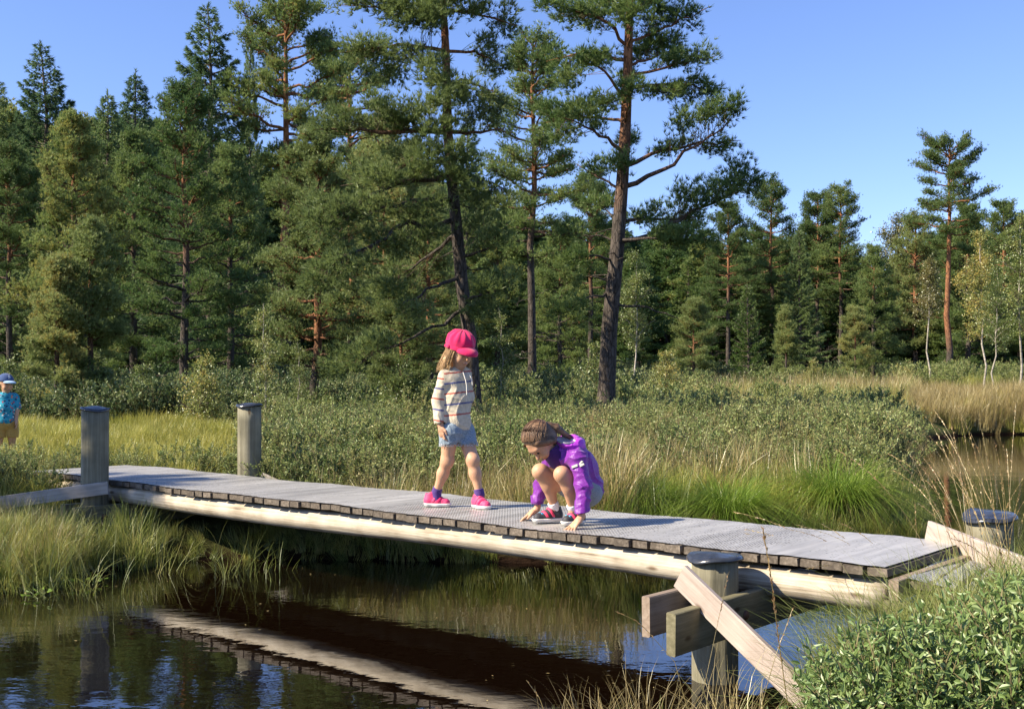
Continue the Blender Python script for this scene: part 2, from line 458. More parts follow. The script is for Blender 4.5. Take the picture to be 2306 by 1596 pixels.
def mat_skin(name, col):
    m, nt, o = new_mat(name)
    n = node(nt, 'ShaderNodeTexNoise', {'Vector': coords(nt, (25, 25, 25)), 'Scale': 1.0, 'Detail': 4.0})
    c = ramp(nt, n.outputs[0], [(.3, tuple(x * .88 for x in col)), (.7, col)])
    p = node(nt, 'ShaderNodeBsdfPrincipled', {'Base Color': c, 'Roughness': .5, 'Specular IOR Level': .35, 'Subsurface Weight': .12, 'Subsurface Radius': (.01, .004, .002)})
    nt.links.new(p.outputs[0], o.inputs[0])
    return m
def mat_hair(name, stops, scale=(60, 60, 8)):
    m, nt, o = new_mat(name)
    n = node(nt, 'ShaderNodeTexNoise', {'Vector': coords(nt, scale), 'Scale': 1.0, 'Detail': 5.0, 'Distortion': .6})
    c = ramp(nt, n.outputs[0], stops)
    p = node(nt, 'ShaderNodeBsdfPrincipled', {'Base Color': c, 'Roughness': .45, 'Specular IOR Level': .4})
    b = node(nt, 'ShaderNodeBump', {'Height': n.outputs[0], 'Strength': .3, 'Distance': .003})
    nt.links.new(b.outputs[0], p.inputs['Normal'])
    nt.links.new(p.outputs[0], o.inputs[0])
    return m
def mat_plain(name, col, rough=.6, spec=.4):
    m, nt, o = new_mat(name)
    p = node(nt, 'ShaderNodeBsdfPrincipled', {'Base Color': (*col, 1), 'Roughness': rough, 'Specular IOR Level': spec})
    nt.links.new(p.outputs[0], o.inputs[0])
    return m
# ---------------------------------------------------------------- ground and water
SHORE = np.array([(-60, 8), (-20, 7.2), (-8, 7.15), (-4.2, 7.3), (-3.4, 7.45), (-3.12, 7.7), (-3.0, 8.2), (-2.6, 8.75), (-1.6, 8.85), (-.5, 8.7), (.85, 8.7), (1.9, 9.0),
                  (2.7, 9.1), (3.5, 9.5), (4.0, 10.8), (4.9, 13.5), (6.5, 18), (8.6, 23), (10.0, 27), (12, 29.2), (20, 30.3), (40, 29), (60, 26),
                  (60, 15), (30, 13), (14, 10.6), (8, 8.3), (5, 7.0), (3.4, 6.5), (2.7, 6.15), (2.05, 5.5), (1.9, 5.1), (1.6, 4.75), (1.25, 4.3), (.95, 3.8), (0, 3.55),
                  (-2, 3.2), (-8, 2.5), (-20, 1.5), (-60, -2)], float)

def shore_dist(P):
    """signed distance of points (n,2) to the waterline: positive on land"""
    A = SHORE; B = np.roll(SHORE, -1, 0)
    out = np.full(len(P), 1e9); inside = np.zeros(len(P), bool)
    for a, b in zip(A, B):
        d = b - a
        t = np.clip(((P - a) @ d) / (d @ d), 0, 1)
        q = a + t[:, None] * d
        out = np.minimum(out, np.hypot(P[:, 0] - q[:, 0], P[:, 1] - q[:, 1]))
        c = (a[1] > P[:, 1]) != (b[1] > P[:, 1])
        with np.errstate(divide='ignore', invalid='ignore'):
            xi = (b[0] - a[0]) * (P[:, 1] - a[1]) / (b[1] - a[1] + 1e-12) + a[0]
        inside ^= c & (P[:, 0] < xi)
    return np.where(inside, -out, out)

def wob(P, f, s):
    x, y = P[:, 0] * f, P[:, 1] * f
    return (np.sin(x * 1.3 + s) * np.cos(y * 1.1 + 2 * s) + .5 * np.sin(x * 2.7 + y * 1.9 + s * 3) + .25 * np.sin(x * 5.1 - y * 4.3 + s)) / 1.75

def ground_h(P):
    P = np.atleast_2d(np.asarray(P, float))
    s = shore_dist(P) + .10 * wob(P, 2.5, 1.)
    h = np.where(s > 0, .24 * (1 - np.exp(-np.maximum(s, 0) / .22)) + .10 * (1 - np.exp(-np.maximum(s, 0) / 3.)), np.maximum(s * .9, -.55))
    land = np.clip(s, 0, 1)
    h = h + land * (.05 * wob(P, 1.7, 2.) + .03 * wob(P, 5.1, 4.))
    Y = P[:, 1]; X = P[:, 0]
    far = np.clip((Y - 13) / 25, 0, 1)
    h = h + land * far * .5
    # bank beyond the far side of the pond and behind the forest edge rises a little
    h = h + land * np.clip((Y - 50) / 60, 0, 1) * .5
    h = h + land * np.clip((Y - 225) / 200, 0, 1) * 26
    left = np.clip((-X - 3.5) / 2, 0, 1) * np.clip((Y - 9) / 3, 0, 1) * np.clip((24 - Y) / 8, 0, 1)
    h = h + land * left * .15
    # no rise under the bridge line
    return h

def axis(lo, hi, a, b, st):
    fine = np.arange(a, b + st / 2, st)
    def grow(start, end, sign):
        o = []; x = start; s = st
        while (x - end) * sign < 0:
            s *= 1.16; x += sign * s; o.append(x)
        return o
    return np.array(grow(a, lo, -1)[::-1] + list(fine) + grow(b, hi, 1))
gx = axis(-900, 900, -9, 12, .17); gy = axis(-300, 1600, 2.5, 30, .17)
GX, GY = np.meshgrid(gx, gy)
P2 = np.stack([GX.ravel(), GY.ravel()], 1)
GH = ground_h(P2)
nx, ny = len(gx), len(gy)
idx = np.arange(nx * ny).reshape(ny, nx)
F = np.stack([idx[:-1, :-1], idx[:-1, 1:], idx[1:, 1:], idx[1:, :-1]], -1).reshape(-1, 4)
g = link('ground', mesh_np('ground', np.column_stack([P2, GH]), [(F, 0)], [MAT['ground']], True))
tag(g, 'mossy boggy ground of banks and meadow around the dark water', 'ground', kind='structure')
wv = np.array([(-62, -4, 0), (62, -4, 0), (62, 34, 0), (-62, 34, 0)], float)
wo = link('water', mesh_np('water', wv, [(np.array([[0, 1, 2, 3]]), 0)], [MAT['water']]))
tag(wo, 'dark still peat-brown water of the stream and pond', 'water', kind='structure')

# ---------------------------------------------------------------- foliage arrays
def rand_dirs(n):
    return unit(rng.normal(size=(n, 3)))

def blades(P, D, m, length, width, spread, jl=.3):
    """m narrow triangles fanning from every point P round its direction D"""
    n = len(P)
    P = np.repeat(P, m, 0); D = np.repeat(D, m, 0)
    r = rand_dirs(n * m)
    r = r - (r * D).sum(1, keepdims=True) * D
    d = unit(D + unit(r) * spread * rng.uniform(.3, 1.2, (n * m, 1)))
    L = length * rng.uniform(1 - jl, 1 + jl, (n * m, 1))
    side = unit(np.cross(d, rand_dirs(n * m))) * width * .5
    b = P + d * L * .08
    V = np.stack([b - side, b + side, P + d * L], 1).reshape(-1, 3)
    return V, np.arange(n * m * 3).reshape(-1, 3)

def leaf_quads(P, D, length, width, near=False, curl=.25):
    n = len(P)
    L = length * rng.uniform(.65, 1.25, (n, 1)); W = width * rng.uniform(.7, 1.2, (n, 1))
    s = unit(np.cross(D, rand_dirs(n))); u = np.cross(s, D)
    if not near:
        V = np.stack([P, P + D * L * .5 + s * W * .5, P + D * L, P + D * L * .5 - s * W * .5], 1).reshape(-1, 3)
        return V, np.arange(n * 4).reshape(-1, 4)
    up = u * W * curl
    V = np.stack([P, P + D * L * .35 + s * W * .5 + up, P + D * L * .72 + s * W * .38 + up, P + D * L,
                  P + D * L * .72 - s * W * .38 + up, P + D * L * .35 - s * W * .5 + up], 1).reshape(-1, 3)
    b = (np.arange(n) * 6)[:, None]
    F = np.concatenate([b + np.array([[0, 1, 2, 3]]), b + np.array([[0, 3, 4, 5]])])
    return V, F

def join(parts):
    """parts: list of (V, F, mat) -> V, groups"""
    Vs = []; gr = {}; n = 0
    for V, F, m in parts:
        Vs.append(V); gr.setdefault((F.shape[1], m), []).append(F + n); n += len(V)
    return np.concatenate(Vs), [(np.concatenate(v), k[1]) for k, v in gr.items()]

def poly_at(path, t):
    """points at fractions t (n,) along a polyline (k,3)"""
    k = len(path) - 1
    x = np.clip(t, 0, .9999) * k; i = x.astype(int); f = (x - i)[:, None]
    return path[i] * (1 - f) + path[i + 1] * f

def resample(path, k):
    path = np.asarray(path, float)
    seg = np.linalg.norm(np.diff(path, axis=0), axis=1); c = np.concatenate([[0], np.cumsum(seg)]) / seg.sum()
    t = np.linspace(0, 1, k)
    return np.stack([np.interp(t, c, path[:, j]) for j in range(3)], 1)

class Tree:
    """wood tubes and foliage tufts, in the tree's own coordinates"""
    def __init__(self, trunk, r0, r1=.02, sides=9):
        self.wood = []; self.tP = []; self.tD = []
        self.trunk = np.asarray(trunk, float)
        p = resample(self.trunk, 22)
        t = np.linspace(0, 1, 22)
        rad = r0 * (1 - t) ** .8 + r1
        rad[0] *= 1.3; rad[1] *= 1.08
        V, F = tubes(p[None], rad[None], sides)
        self.wood.append((V, F, 0))
        self.r0 = r0
    def trunk_at(self, z):
        return np.array([np.interp(z, self.trunk[:, 2], self.trunk[:, 0]), np.interp(z, self.trunk[:, 2], self.trunk[:, 1]), z])
    def limb(self, path, r, k=8, rt=.006, sides=5, wig=.02):
        path = resample(path, k)
        L = np.linalg.norm(path[-1] - path[0])
        path[1:-1] += rng.normal(0, wig * L, (k - 2, 3)) * np.array([1, 1, .7])
        V, F = tubes(path[None], (r * (1 - np.linspace(0, 1, k)) ** .9 + rt)[None], sides)
        self.wood.append((V, F, 0))
        return path
    def twigs(self, path, targets, r=.008, t0=(.2, .9), tuft=8, rad=.09, up=.5):
        """thin twigs from the limb to every target, a cluster of tufts round each target"""
        targets = np.atleast_2d(targets)
        n = len(targets)
        # nearest limb points, a bit nearer the trunk
        q = poly_at(path, np.linspace(0, 1, 24))
        d = np.linalg.norm(targets[:, None] - q[None], axis=2)
        j = np.clip(d.argmin(1) - rng.integers(1, 6, n), 0, 23)
        s = q[j]
        mid = s * .45 + targets * .55 + np.stack([rng.normal(0, .05, n), rng.normal(0, .05, n), -.06 * np.linalg.norm(targets - s, axis=1)], 1)
        P = np.stack([s, mid, targets], 1)
        ok = (np.linalg.norm(targets - s, axis=1) < .75) | (rng.uniform(0, 1, n) < .12)
        ok[0] = True
        V, F = tubes(P[ok], np.tile([r, r * .7, r * .35], (ok.sum(), 1)), 3)
        self.wood.append((V, F, 1))
        outw = unit(targets - mid)
        c = np.repeat(targets, tuft, 0); o = np.repeat(outw, tuft, 0)
        back = rng.uniform(-1.6, .6, (n * tuft, 1)) * rad
        off = rng.normal(0, .55, (n * tuft, 3)) * rad
        off[:, 2] *= .7
        self.tP.append(c + o * back + off)
        self.tD.append(unit(o * .5 + unit(off) * .5 + np.array([0, 0, up]) + rng.normal(0, .25, (n * tuft, 3))))
    def meshes(self, name, wmats, lmat, m=7, length=.10, width=.018, spread=.75, leaves=False, near=False, split=True):
        P = np.concatenate(self.tP); D = np.concatenate(self.tD)
        if leaves:
            V, F = leaf_quads(P, D, length, width, near)
        else:
            V, F = blades(P, D, m, length, width, spread)
        WV, WG = join(self.wood)
        if split:
            return (mesh_np(name + '_trunk', WV, WG, wmats, True), mesh_np(name + '_crown', V, [(F, 0)], [lmat]))
        allV, allG = join(self.wood + [(V, F, 2)])
        return mesh_np(name, allV, allG, list(wmats) + [lmat])

def pine(seed, H, base, spread, r0, dens=1., top=.9, lean=0., flat=1., dead=6, conical=.5, tuft=8):
    """Scots pine: whorled limbs, needle pads at their outer ends"""
    global rng
    rng = np.random.default_rng(seed)
    z = np.linspace(0, H, 8)
    tr = np.stack([lean * (z / H) ** 1.5 * H + rng.normal(0, .0032 * H, 8) * (z > 0), rng.normal(0, .0032 * H, 8) * (z > 0), z], 1)
    T = Tree(tr, r0)
    zz = base * H
    az = rng.uniform(0, 6.28)
    while zz < H * .985:
        f = (zz / H - base) / (1 - base)             # 0 bottom of crown, 1 top
        prof = (1 - f) ** conical * min(1, .55 + f * 2.2)
        nb = rng.integers(2, 5) if f < .85 else 3
        for b in range(nb):
            az += 2.4 + rng.normal(0, .35)
            l = spread * prof * rng.uniform(.55, 1.15) + .12
            e = -.10 + f * .85 + rng.normal(0, .12)
            dirh = np.array([math.cos(az), math.sin(az), 0])
            p0 = T.trunk_at(zz + rng.uniform(-.12, .12))
            p1 = p0 + dirh * l * .5 + np.array([0, 0, l * .5 * math.tan(min(e, 1.1)) * .8])
            p2 = p0 + dirh * l + np.array([0, 0, l * math.tan(min(e, 1.1)) * .8 + .10 * l])
            path = T.limb([p0, p1, p2], .012 + .018 * l * r0 / .14, wig=.03)
            n = max(4, int(dens * (5 + 15 * l)))
            t = rng.uniform(.38, 1.02, n) ** .8
            q = poly_at(path, t)
            side = np.array([-dirh[1], dirh[0], 0])
            lat = rng.uniform(-1, 1, (n, 1)) * (.10 + .38 * l * (1.15 - t[:, None]))
            tg = q + side * lat + dirh * rng.uniform(-.1, .15, (n, 1)) * l
            tg[:, 2] += rng.uniform(-.05, .16, n) * flat * (.4 + l * .6)
            T.twigs(path, tg, tuft=tuft, rad=.14)
        zz += rng.uniform(.22, .48) * (1 - .45 * f) * (H / 10) ** .3
    T.twigs(T.trunk, T.trunk[-1] + rng.normal(0, .06, (5, 3)), tuft=tuft)
    for i in range(dead):
        zz = rng.uniform(.05, max(base, .1)) * H; a = rng.uniform(0, 6.28); l = rng.uniform(.3, 1.3)
        p0 = T.trunk_at(zz)
        path = T.limb([p0, p0 + np.array([math.cos(a) * l * .6, math.sin(a) * l * .6, rng.uniform(-.1, .15)]), p0 + np.array([math.cos(a) * l, math.sin(a) * l, rng.uniform(-.35, .2)])], .014, rt=.003, sides=4, wig=.05)
        for k in range(4):
            q = poly_at(path, np.array([rng.uniform(.4, .95)]))[0]
            T.limb([q, q + rng.normal(0, .16, 3)], .006, 4, .002, 3)
    return T

def spruce(seed, H, spread, r0, base=.05, dens=1., droop=.25, power=.9):
    global rng
    rng = np.random.default_rng(seed)
    z = np.linspace(0, H, 6)
    T = Tree(np.stack([rng.normal(0, .006 * H, 6) * (z > 0), rng.normal(0, .006 * H, 6) * (z > 0), z], 1), r0, .008)
    zz = base * H; az = 0
    while zz < H * .99:
        f = (zz / H - base) / (1 - base)
        nb = 5 if f < .9 else 4
        for b in range(nb):
            az += 2 * PI / nb + rng.normal(0, .25)
            l = (spread * (1 - f) ** power + .05) * rng.uniform(.7, 1.15)
            e = -droop + f * .9
            dh = np.array([math.cos(az), math.sin(az), 0])
            p0 = T.trunk_at(zz + rng.uniform(-.08, .08))
            p1 = p0 + dh * l * .55 + np.array([0, 0, l * .5 * e - .06 * l])
            p2 = p0 + dh * l + np.array([0, 0, l * e + .08 * l])
            path = T.limb([p0, p1, p2], .006 + .010 * l, 6, .003, 4, .012)
            n = int(dens * (5 + 26 * l))
            t = rng.uniform(.12, 1, n) ** .75
            q = poly_at(path, t)
            side = np.array([-dh[1], dh[0], 0])
            lat = rng.uniform(-1, 1, (n, 1)) * (.04 + .42 * l * (1.05 - t[:, None]))
            P = q + side * lat + dh * np.abs(lat) * .45
            P[:, 2] -= np.abs(lat[:, 0]) * .3 + rng.uniform(0, .06, n)
            P = np.concatenate([P, P * .6 + q * .4]) if l > .5 else P
            lat2 = np.concatenate([lat, lat * .6]) if l > .5 else lat
            T.tP.append(P)
            T.tD.append(unit(dh * .8 + side * np.sign(lat2) * .55 + np.array([0, 0, -.15]) + rng.normal(0, .25, P.shape)))
        zz += rng.uniform(.16, .3) * (1 - .4 * f) * (H / 9) ** .4
    T.tP.append(T.trunk[-1][None] + np.linspace(-.35, 0, 10)[:, None] * np.array([0, 0, 1]))
    T.tD.append(unit(np.array([0, 0, 1.]) + rng.normal(0, .3, (10, 3))))
    return T

def birch(seed, H, spread, r0, base=.3, dens=1., lean=0., nl=26):
    global rng
    rng = np.random.default_rng(seed)
    z = np.linspace(0, H, 8)
    tr = np.stack([lean * z + rng.normal(0, .009 * H, 8) * (z > 0), rng.normal(0, .009 * H, 8) * (z > 0), z], 1)
    T = Tree(tr, r0, .006, 7)
    for i in range(nl):
        f = rng.uniform(0, 1); zz = (base + (1 - base) * f * .96) * H; a = rng.uniform(0, 6.28)
        l = spread * (1 - f * .75) * rng.uniform(.6, 1.1) * min(1, .6 + f * 2)
        dh = np.array([math.cos(a), math.sin(a), 0])
        p0 = T.trunk_at(zz)
        path = T.limb([p0, p0 + dh * l * .5 + np.array([0, 0, l * .5]), p0 + dh * l + np.array([0, 0, l * .75])], .004 + .012 * l, 6, .002, 4, .03)
        n = int(dens * (6 + 14 * l))
        t = rng.uniform(.25, 1.0, n)
        q = poly_at(path, t)
        tg = q + rng.normal(0, .20 * l + .05, (n, 3))
        T.twigs(path, tg, r=.004, tuft=11, rad=.11, up=-.2)
    return T
# ---------------------------------------------------------------- plants for scattering
def grass_clump(seed, n, h, lean, width, rad, mat, levels=3, name='grass_clump', erect=.0, tipdroop=.5):
    global rng
    rng = np.random.default_rng(seed)
    a = rng.uniform(0, 6.28, n); r = rad * np.sqrt(rng.uniform(0, 1, n))
    root = np.stack([np.cos(a) * r, np.sin(a) * r, np.zeros(n)], 1)
    az = a + rng.normal(0, .7, n)
    L = h * rng.uniform(.5, 1.15, n); le = lean * rng.uniform(.3, 1.3, n)
    d = np.stack([np.cos(az), np.sin(az), np.zeros(n)], 1)
    t = np.linspace(0, 1, levels + 1)
    x = (le * L)[:, None] * (t ** 1.9)[None]
    zz = L[:, None] * (t[None] - tipdroop * le[:, None] * t[None] ** 3)
    C = root[:, None] + d[:, None] * x[..., None]
    C[..., 2] += zz
    s = np.stack([-np.sin(az + rng.normal(0, .9, n)), np.cos(az), np.zeros(n)], 1)
    s = unit(s)
    w_ = width * (1 - t) ** .7 + width * .12
    Lf = C - s[:, None] * (w_ * .5)[None, :, None]; Rt = C + s[:, None] * (w_ * .5)[None, :, None]
    V = np.stack([Lf, Rt], 2).reshape(-1, 3)
    k = (levels + 1) * 2
    b = (np.arange(n) * k)[:, None, None]; i = (np.arange(levels) * 2)[None, :, None]
    F = (b + i + np.array([0, 1, 3, 2])[None, None]).reshape(-1, 4)
    return mesh_np(name, V, [(F, 0)], [mat])

def shrub_mesh(seed, h, rad, stems, leaves, ll, lw, mat, near=False, name='shrub', stemcol='twig', up=.9):
    global rng
    rng = np.random.default_rng(seed)
    P = []; D = []; paths = []
    for i in range(stems):
        a = rng.uniform(0, 6.28); r = rad * math.sqrt(rng.uniform(0, 1)); hh = h * rng.uniform(.6, 1.05) * (1 - .25 * (r / rad) ** 2)
        b = np.array([math.cos(a) * r * .35, math.sin(a) * r * .35, 0]); tip = np.array([math.cos(a) * r, math.sin(a) * r, hh])
        mid = (b + tip) / 2 + np.array([0, 0, .08 * hh]) + rng.normal(0, .03 * h, 3)
        path = resample([b, mid, tip], 6)
        paths.append(path)
        nl = int(leaves / stems)
        # leafy side shoots
        ns = 5
        for s in range(ns):
            t = rng.uniform(.35, 1.0)
            q = poly_at(path, np.array([t]))[0]
            dd = unit(unit(tip - b) * up + np.r_[rng.normal(0, .55, 2), rng.normal(.1, .2)])
            sl_ = rng.uniform(.10, .22) * h
            paths.append(resample([q, q + dd * sl_ * .5, q + dd * sl_], 6))
            m = nl // ns
            tt = rng.uniform(0, 1, m)
            P.append(q + dd * sl_ * tt[:, None] + rng.normal(0, .006, (m, 3)))
            D.append(unit(dd * .7 + rand_dirs(m) * .9))
    P = np.concatenate(P); D = np.concatenate(D)
    V, F = leaf_quads(P, D, ll, lw, near)
    pa = np.array(paths)
    rr = np.tile(np.linspace(.005, .0018, 6) * (h / .8), (len(pa), 1))
    WV, WF = tubes(pa, rr, 3)
    return (WV, WF, V, F)

def shrub_join(args, mat, name):
    WV, WF, V, F = args
    v, gr = join([(WV, WF, 0), (V, F, 1)])
    return mesh_np(name, v, gr, [MAT['shrub_stem'], mat])

PROTO_N = 0
def scatter(name, meshes, P, scale, idx=None, tilt=.12, label=None, rs=None, z=None):
    """one stuff object: the given plant meshes set out at points P, as geometry-node instances"""
    global PROTO_N
    r_ = np.random.default_rng(rs or 3)
    n = len(P)
    if P.shape[1] == 2:
        P = np.column_stack([P, ground_h(P) - .02 if z is None else np.full(n, z)])
    coll = bpy.data.collections.new('plants_' + name)
    for i, me in enumerate(meshes):
        PROTO_N += 1
        coll.objects.link(bpy.data.objects.new('plant_%03d_%d' % (PROTO_N, i), me))
    me = bpy.data.meshes.new(name)
    me.from_pydata([tuple(p) for p in P], [], [])
    def attr(nm, typ, arr, key):
        a = me.attributes.new(nm, typ, 'POINT')
        a.data.foreach_set(key, np.asarray(arr).ravel())
    rot = np.stack([r_.normal(0, tilt, n), r_.normal(0, tilt, n), r_.uniform(0, 6.28, n)], 1).astype(np.float32)
    attr('rot', 'FLOAT_VECTOR', rot, 'vector')
    sc = np.asarray(scale, np.float32)
    if sc.ndim == 1:
        sc = np.stack([sc] * 3, 1)
    attr('size', 'FLOAT_VECTOR', sc, 'vector')
    if idx is None:
        idx = r_.integers(0, len(meshes), n)
    attr('pick', 'INT', np.asarray(idx, np.int32), 'value')
    o = link(name, me)
    ng = bpy.data.node_groups.new('scatter_' + name, 'GeometryNodeTree')
    ng.interface.new_socket('Geometry', in_out='INPUT', socket_type='NodeSocketGeometry')
    ng.interface.new_socket('Geometry', in_out='OUTPUT', socket_type='NodeSocketGeometry')
    gi = ng.nodes.new('NodeGroupInput'); go = ng.nodes.new('NodeGroupOutput')
    ci = ng.nodes.new('GeometryNodeCollectionInfo')
    ci.inputs['Collection'].default_value = coll
    ci.inputs['Separate Children'].default_value = True
    ci.inputs['Reset Children'].default_value = True
    m2p = ng.nodes.new('GeometryNodeMeshToPoints')
    ip = ng.nodes.new('GeometryNodeInstanceOnPoints')
    ip.inputs['Pick Instance'].default_value = True
    def na(nm, dt):
        a = ng.nodes.new('GeometryNodeInputNamedAttribute'); a.data_type = dt; a.inputs['Name'].default_value = nm
        return a.outputs['Attribute']
    L = ng.links.new
    L(gi.outputs[0], m2p.inputs[0]); L(m2p.outputs[0], ip.inputs['Points'])
    L(ci.outputs[0], ip.inputs['Instance'])
    L(na('pick', 'INT'), ip.inputs['Instance Index'])
    e2r = ng.nodes.new('FunctionNodeEulerToRotation')
    L(na('rot', 'FLOAT_VECTOR'), e2r.inputs[0]); L(e2r.outputs[0], ip.inputs['Rotation'])
    L(na('size', 'FLOAT_VECTOR'), ip.inputs['Scale'])
    L(ip.outputs[0], go.inputs[0])
    md = o.modifiers.new('scatter', 'NODES'); md.node_group = ng
    tag(o, label, 'plants', kind='stuff')
    return o

def pts_region(n, ur, Yr, seed, sdmin=.05, jitter=None, near_bias=1.0):
    """n random land points whose picture column lies in ur and distance in Yr (evenly spread over the ground)"""
    r_ = np.random.default_rng(seed)
    out = []
    tot = 0
    while tot < n:
        Y = np.sqrt(r_.uniform(Yr[0] ** 2, Yr[1] ** 2, n * 2))
        u = r_.uniform(ur[0], ur[1], n * 2)
        P = np.stack([(u - 1153) / 2500 * Y, Y], 1)
        P = P[shore_dist(P) > sdmin]
        if not len(P): break
        out.append(P); tot += len(P)
    return np.concatenate(out)[:n] if out else np.zeros((0, 2))

def on_bridge(P, pad=.12):
    n_ = P @ np.array([.658, .753]); t_ = P @ np.array([.753, -.658])
    return (n_ > 4.8 - pad) & (n_ < 5.8 + pad) & (t_ > -10.4) & (t_ < -1.9)

# plant prototypes
G_green = [grass_clump(11 + i, 70, .42, .35, .007, .16, MAT['grass']) for i in range(3)]
G_tall = [grass_clump(21 + i, 46, .72, .42, .006, .14, MAT['grass'], 4) for i in range(2)]
G_yel = [grass_clump(31 + i, 80, .36, .45, .007, .22, MAT['yellow_grass']) for i in range(2)]
G_tan = [grass_clump(41 + i, 60, .55, .30, .006, .16, MAT['tan_grass']) for i in range(2)]
G_fg = [grass_clump(51 + i, 40, .5, .5, .0045, .12, MAT['grass'], 5) for i in range(2)]
S_mid = [shrub_join(shrub_mesh(61 + i, .8, .46, 26, 2300, .036, .0155, None), MAT['shrub'], 'bog_shrub_plant') for i in range(3)]
S_far = [shrub_join(shrub_mesh(71 + i, .9, .6, 22, 1200, .065, .032, None), MAT['shrub'], 'far_shrub_plant') for i in range(2)]
S_dark = [shrub_join(shrub_mesh(81 + i, 1.0, .7, 22, 1200, .07, .036, None), MAT['shrub_dark'], 'shade_shrub_plant') for i in range(2)]

def S(n, lo, hi, seed):
    return np.random.default_rng(seed).uniform(lo, hi, n)

def keep(P):
    return P[~on_bridge(P)]

# shrubs behind the bridge, from the far bank to the forest edge
def band(name, meshes, specs, label, lo, hi, tilt=.14):
    Ps = []; 
    for i, (n, ur, Yr, sd) in enumerate(specs):
        Ps.append(keep(pts_region(n, ur, Yr, 100 + i * 7 + len(name), sd)))
    P = np.concatenate(Ps)
    Yn = YR(P[:, 1]); P = P * (Yn / P[:, 1])[:, None] if not name.startswith('dry') else P
    # natural gaps and mounds
    sc = S(len(P), lo, hi, 5) * np.interp(P[:, 1], [20, 90], [1, 2.3]) * (1 + .25 * wob(P, .9, 3.))
    return scatter(name, meshes, P, sc, label=label, tilt=tilt)

band('bog_shrubs', S_mid, [(150, (590, 1330), (9.6, 12), .35), (185, (560, 2060), (12, 19), .6), (70, (1400, 2060), (11.0, 15), .5), (80, (1900, 2085), (10.6, 20), .2), (60, (1900, 2060), (16, 22), .2), (30, (1230, 1520), (17, 20), .3)],
     'grey-green bog myrtle shrubs filling the meadow behind the footbridge', .50, 1.0)
band('left_bank_shrubs', S_mid, [(60, (-160, 190), (9.75, 11.2), .3), (16, (190, 600), (10.9, 12.2), .3)],
     'pale green shrubs in front of the small boy and left of the posts', .40, .60)
band('far_meadow_shrubs', S_far, [(170, (1050, 1600), (19, 27), .5), (50, (1600, 2080), (19, 24), .5), (110, (900, 2150), (30, 38), .5), (140, (2060, 2420), (33, 40), .8), (70, (560, 1100), (19, 24), .5)],
     'low grey-green shrubs on the meadow in front of the pines', .55, .9)
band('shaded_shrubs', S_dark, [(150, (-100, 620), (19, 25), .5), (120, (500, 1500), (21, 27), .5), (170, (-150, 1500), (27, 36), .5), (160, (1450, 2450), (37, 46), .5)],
     'bushes along the foot of the forest, its shade put into darker leaf colour', .5, .95)
# grasses
band('green_bank_grass', G_green + G_tall[:1], [(260, (560, 1420), (8.75, 9.9), .0), (60, (250, 620), (8.2, 9.6), .0), (25, (1330, 1560), (8.9, 9.6), .0), (120, (1330, 2000), (10.0, 11.6), .0),
                                            (260, (560, 2060), (10.4, 16), .1), (150, (2300, 3400), (6.6, 9), .1)],
     'green grass and sedge along the far bank behind the footbridge', .5, 1.05)
band('left_bank_grass', G_tall[:1] + G_yel + G_yel + G_tan[:1], [(330, (-150, 140), (7.35, 8.95), .0), (80, (100, 225), (7.5, 8.3), .0)],
     'long yellow-green grass hanging over the water on the left bank', .30, .52, .3)
band('yellow_meadow_grass', G_yel, [(1700, (-200, 640), (11, 19.5), .3), (300, (560, 1500), (11, 19), .3), (520, (1330, 2000), (9.6, 13.5), .1), (200, (-400, 200), (9.5, 12), .3)],
     'sunlit yellow-green meadow grass beside the small boy', .65, 1.0)
band('dry_meadow_grass', G_tan + G_yel[:1], [(60, (1330, 1980), (10.2, 12), .1), (560, (560, 2060), (12, 19), .1), (300, (1100, 2060), (19, 22), .1), (200, (1500, 2070), (38, 60), .3), (320, (1500, 2070), (22, 38), .3), (1100, (2060, 2500), (28.6, 34), .0), (170, (820, 1400), (8.9, 10.2), .1), (320, (1330, 2060), (11, 17), .1)],
     'dry tan grass on the meadow and along the far pond bank', .8, 1.25)
band('far_green_grass', G_yel + G_green, [(520, (1450, 2070), (21.5, 26), .3), (200, (2060, 2500), (33, 36), .3), (300, (560, 1500), (19, 23), .3)],
     'mixed green grass on the far meadow before the forest', .9, 1.4)
band('side_meadow_grass', G_yel + G_green, [(420, (-1100, -130), (7.6, 19), .1), (260, (2380, 3400), (31, 38), .3), (200, (2500, 4400), (4.2, 8.5), .1)],
     'meadow grass running on past the edges of the view', .8, 1.2)
band('side_shrubs', S_mid, [(70, (-1100, -130), (9.5, 20), .4), (50, (2600, 4400), (4.2, 7), .3)],
     'bog myrtle shrubs running on past the edges of the view', .5, .9)
# short growth right down to the waterline, also in the shade under the deck
rb = np.random.default_rng(91)
Pe = np.column_stack([rb.uniform(-7, 7, 26000), rb.uniform(3.2, 13, 26000)])
sd = shore_dist(Pe)
Pe = Pe[(sd > -.04) & (sd < .9) & (rb.uniform(0, 1, len(Pe)) < .10 + .5 * (sd < .25))][:1500]
ob = on_bridge(Pe, .3)
scatter('bank_edge_grass', G_green + G_yel[:1], Pe, np.where(ob, .42, .6) * rb.uniform(.7, 1.1, len(Pe)), tilt=.25,
        label='short grass edging the banks down to the dark water', rs=92)
# ---------------------------------------------------------------- trees
def plant_tree(kind, meshes, u, Y, s, rz, label, cat='tree', group=None, sink=.05, sz=None):
    X = XY(u, Y)
    h = float(ground_h([(X, Y)])[0])
    root = empty(kind, (X, Y, h - sink), (0, 0, rz), (s, s, sz or s))
    link('trunk', meshes[0], root)
    link('crown', meshes[1], root)
    tag(root, label, cat, group)
    return root

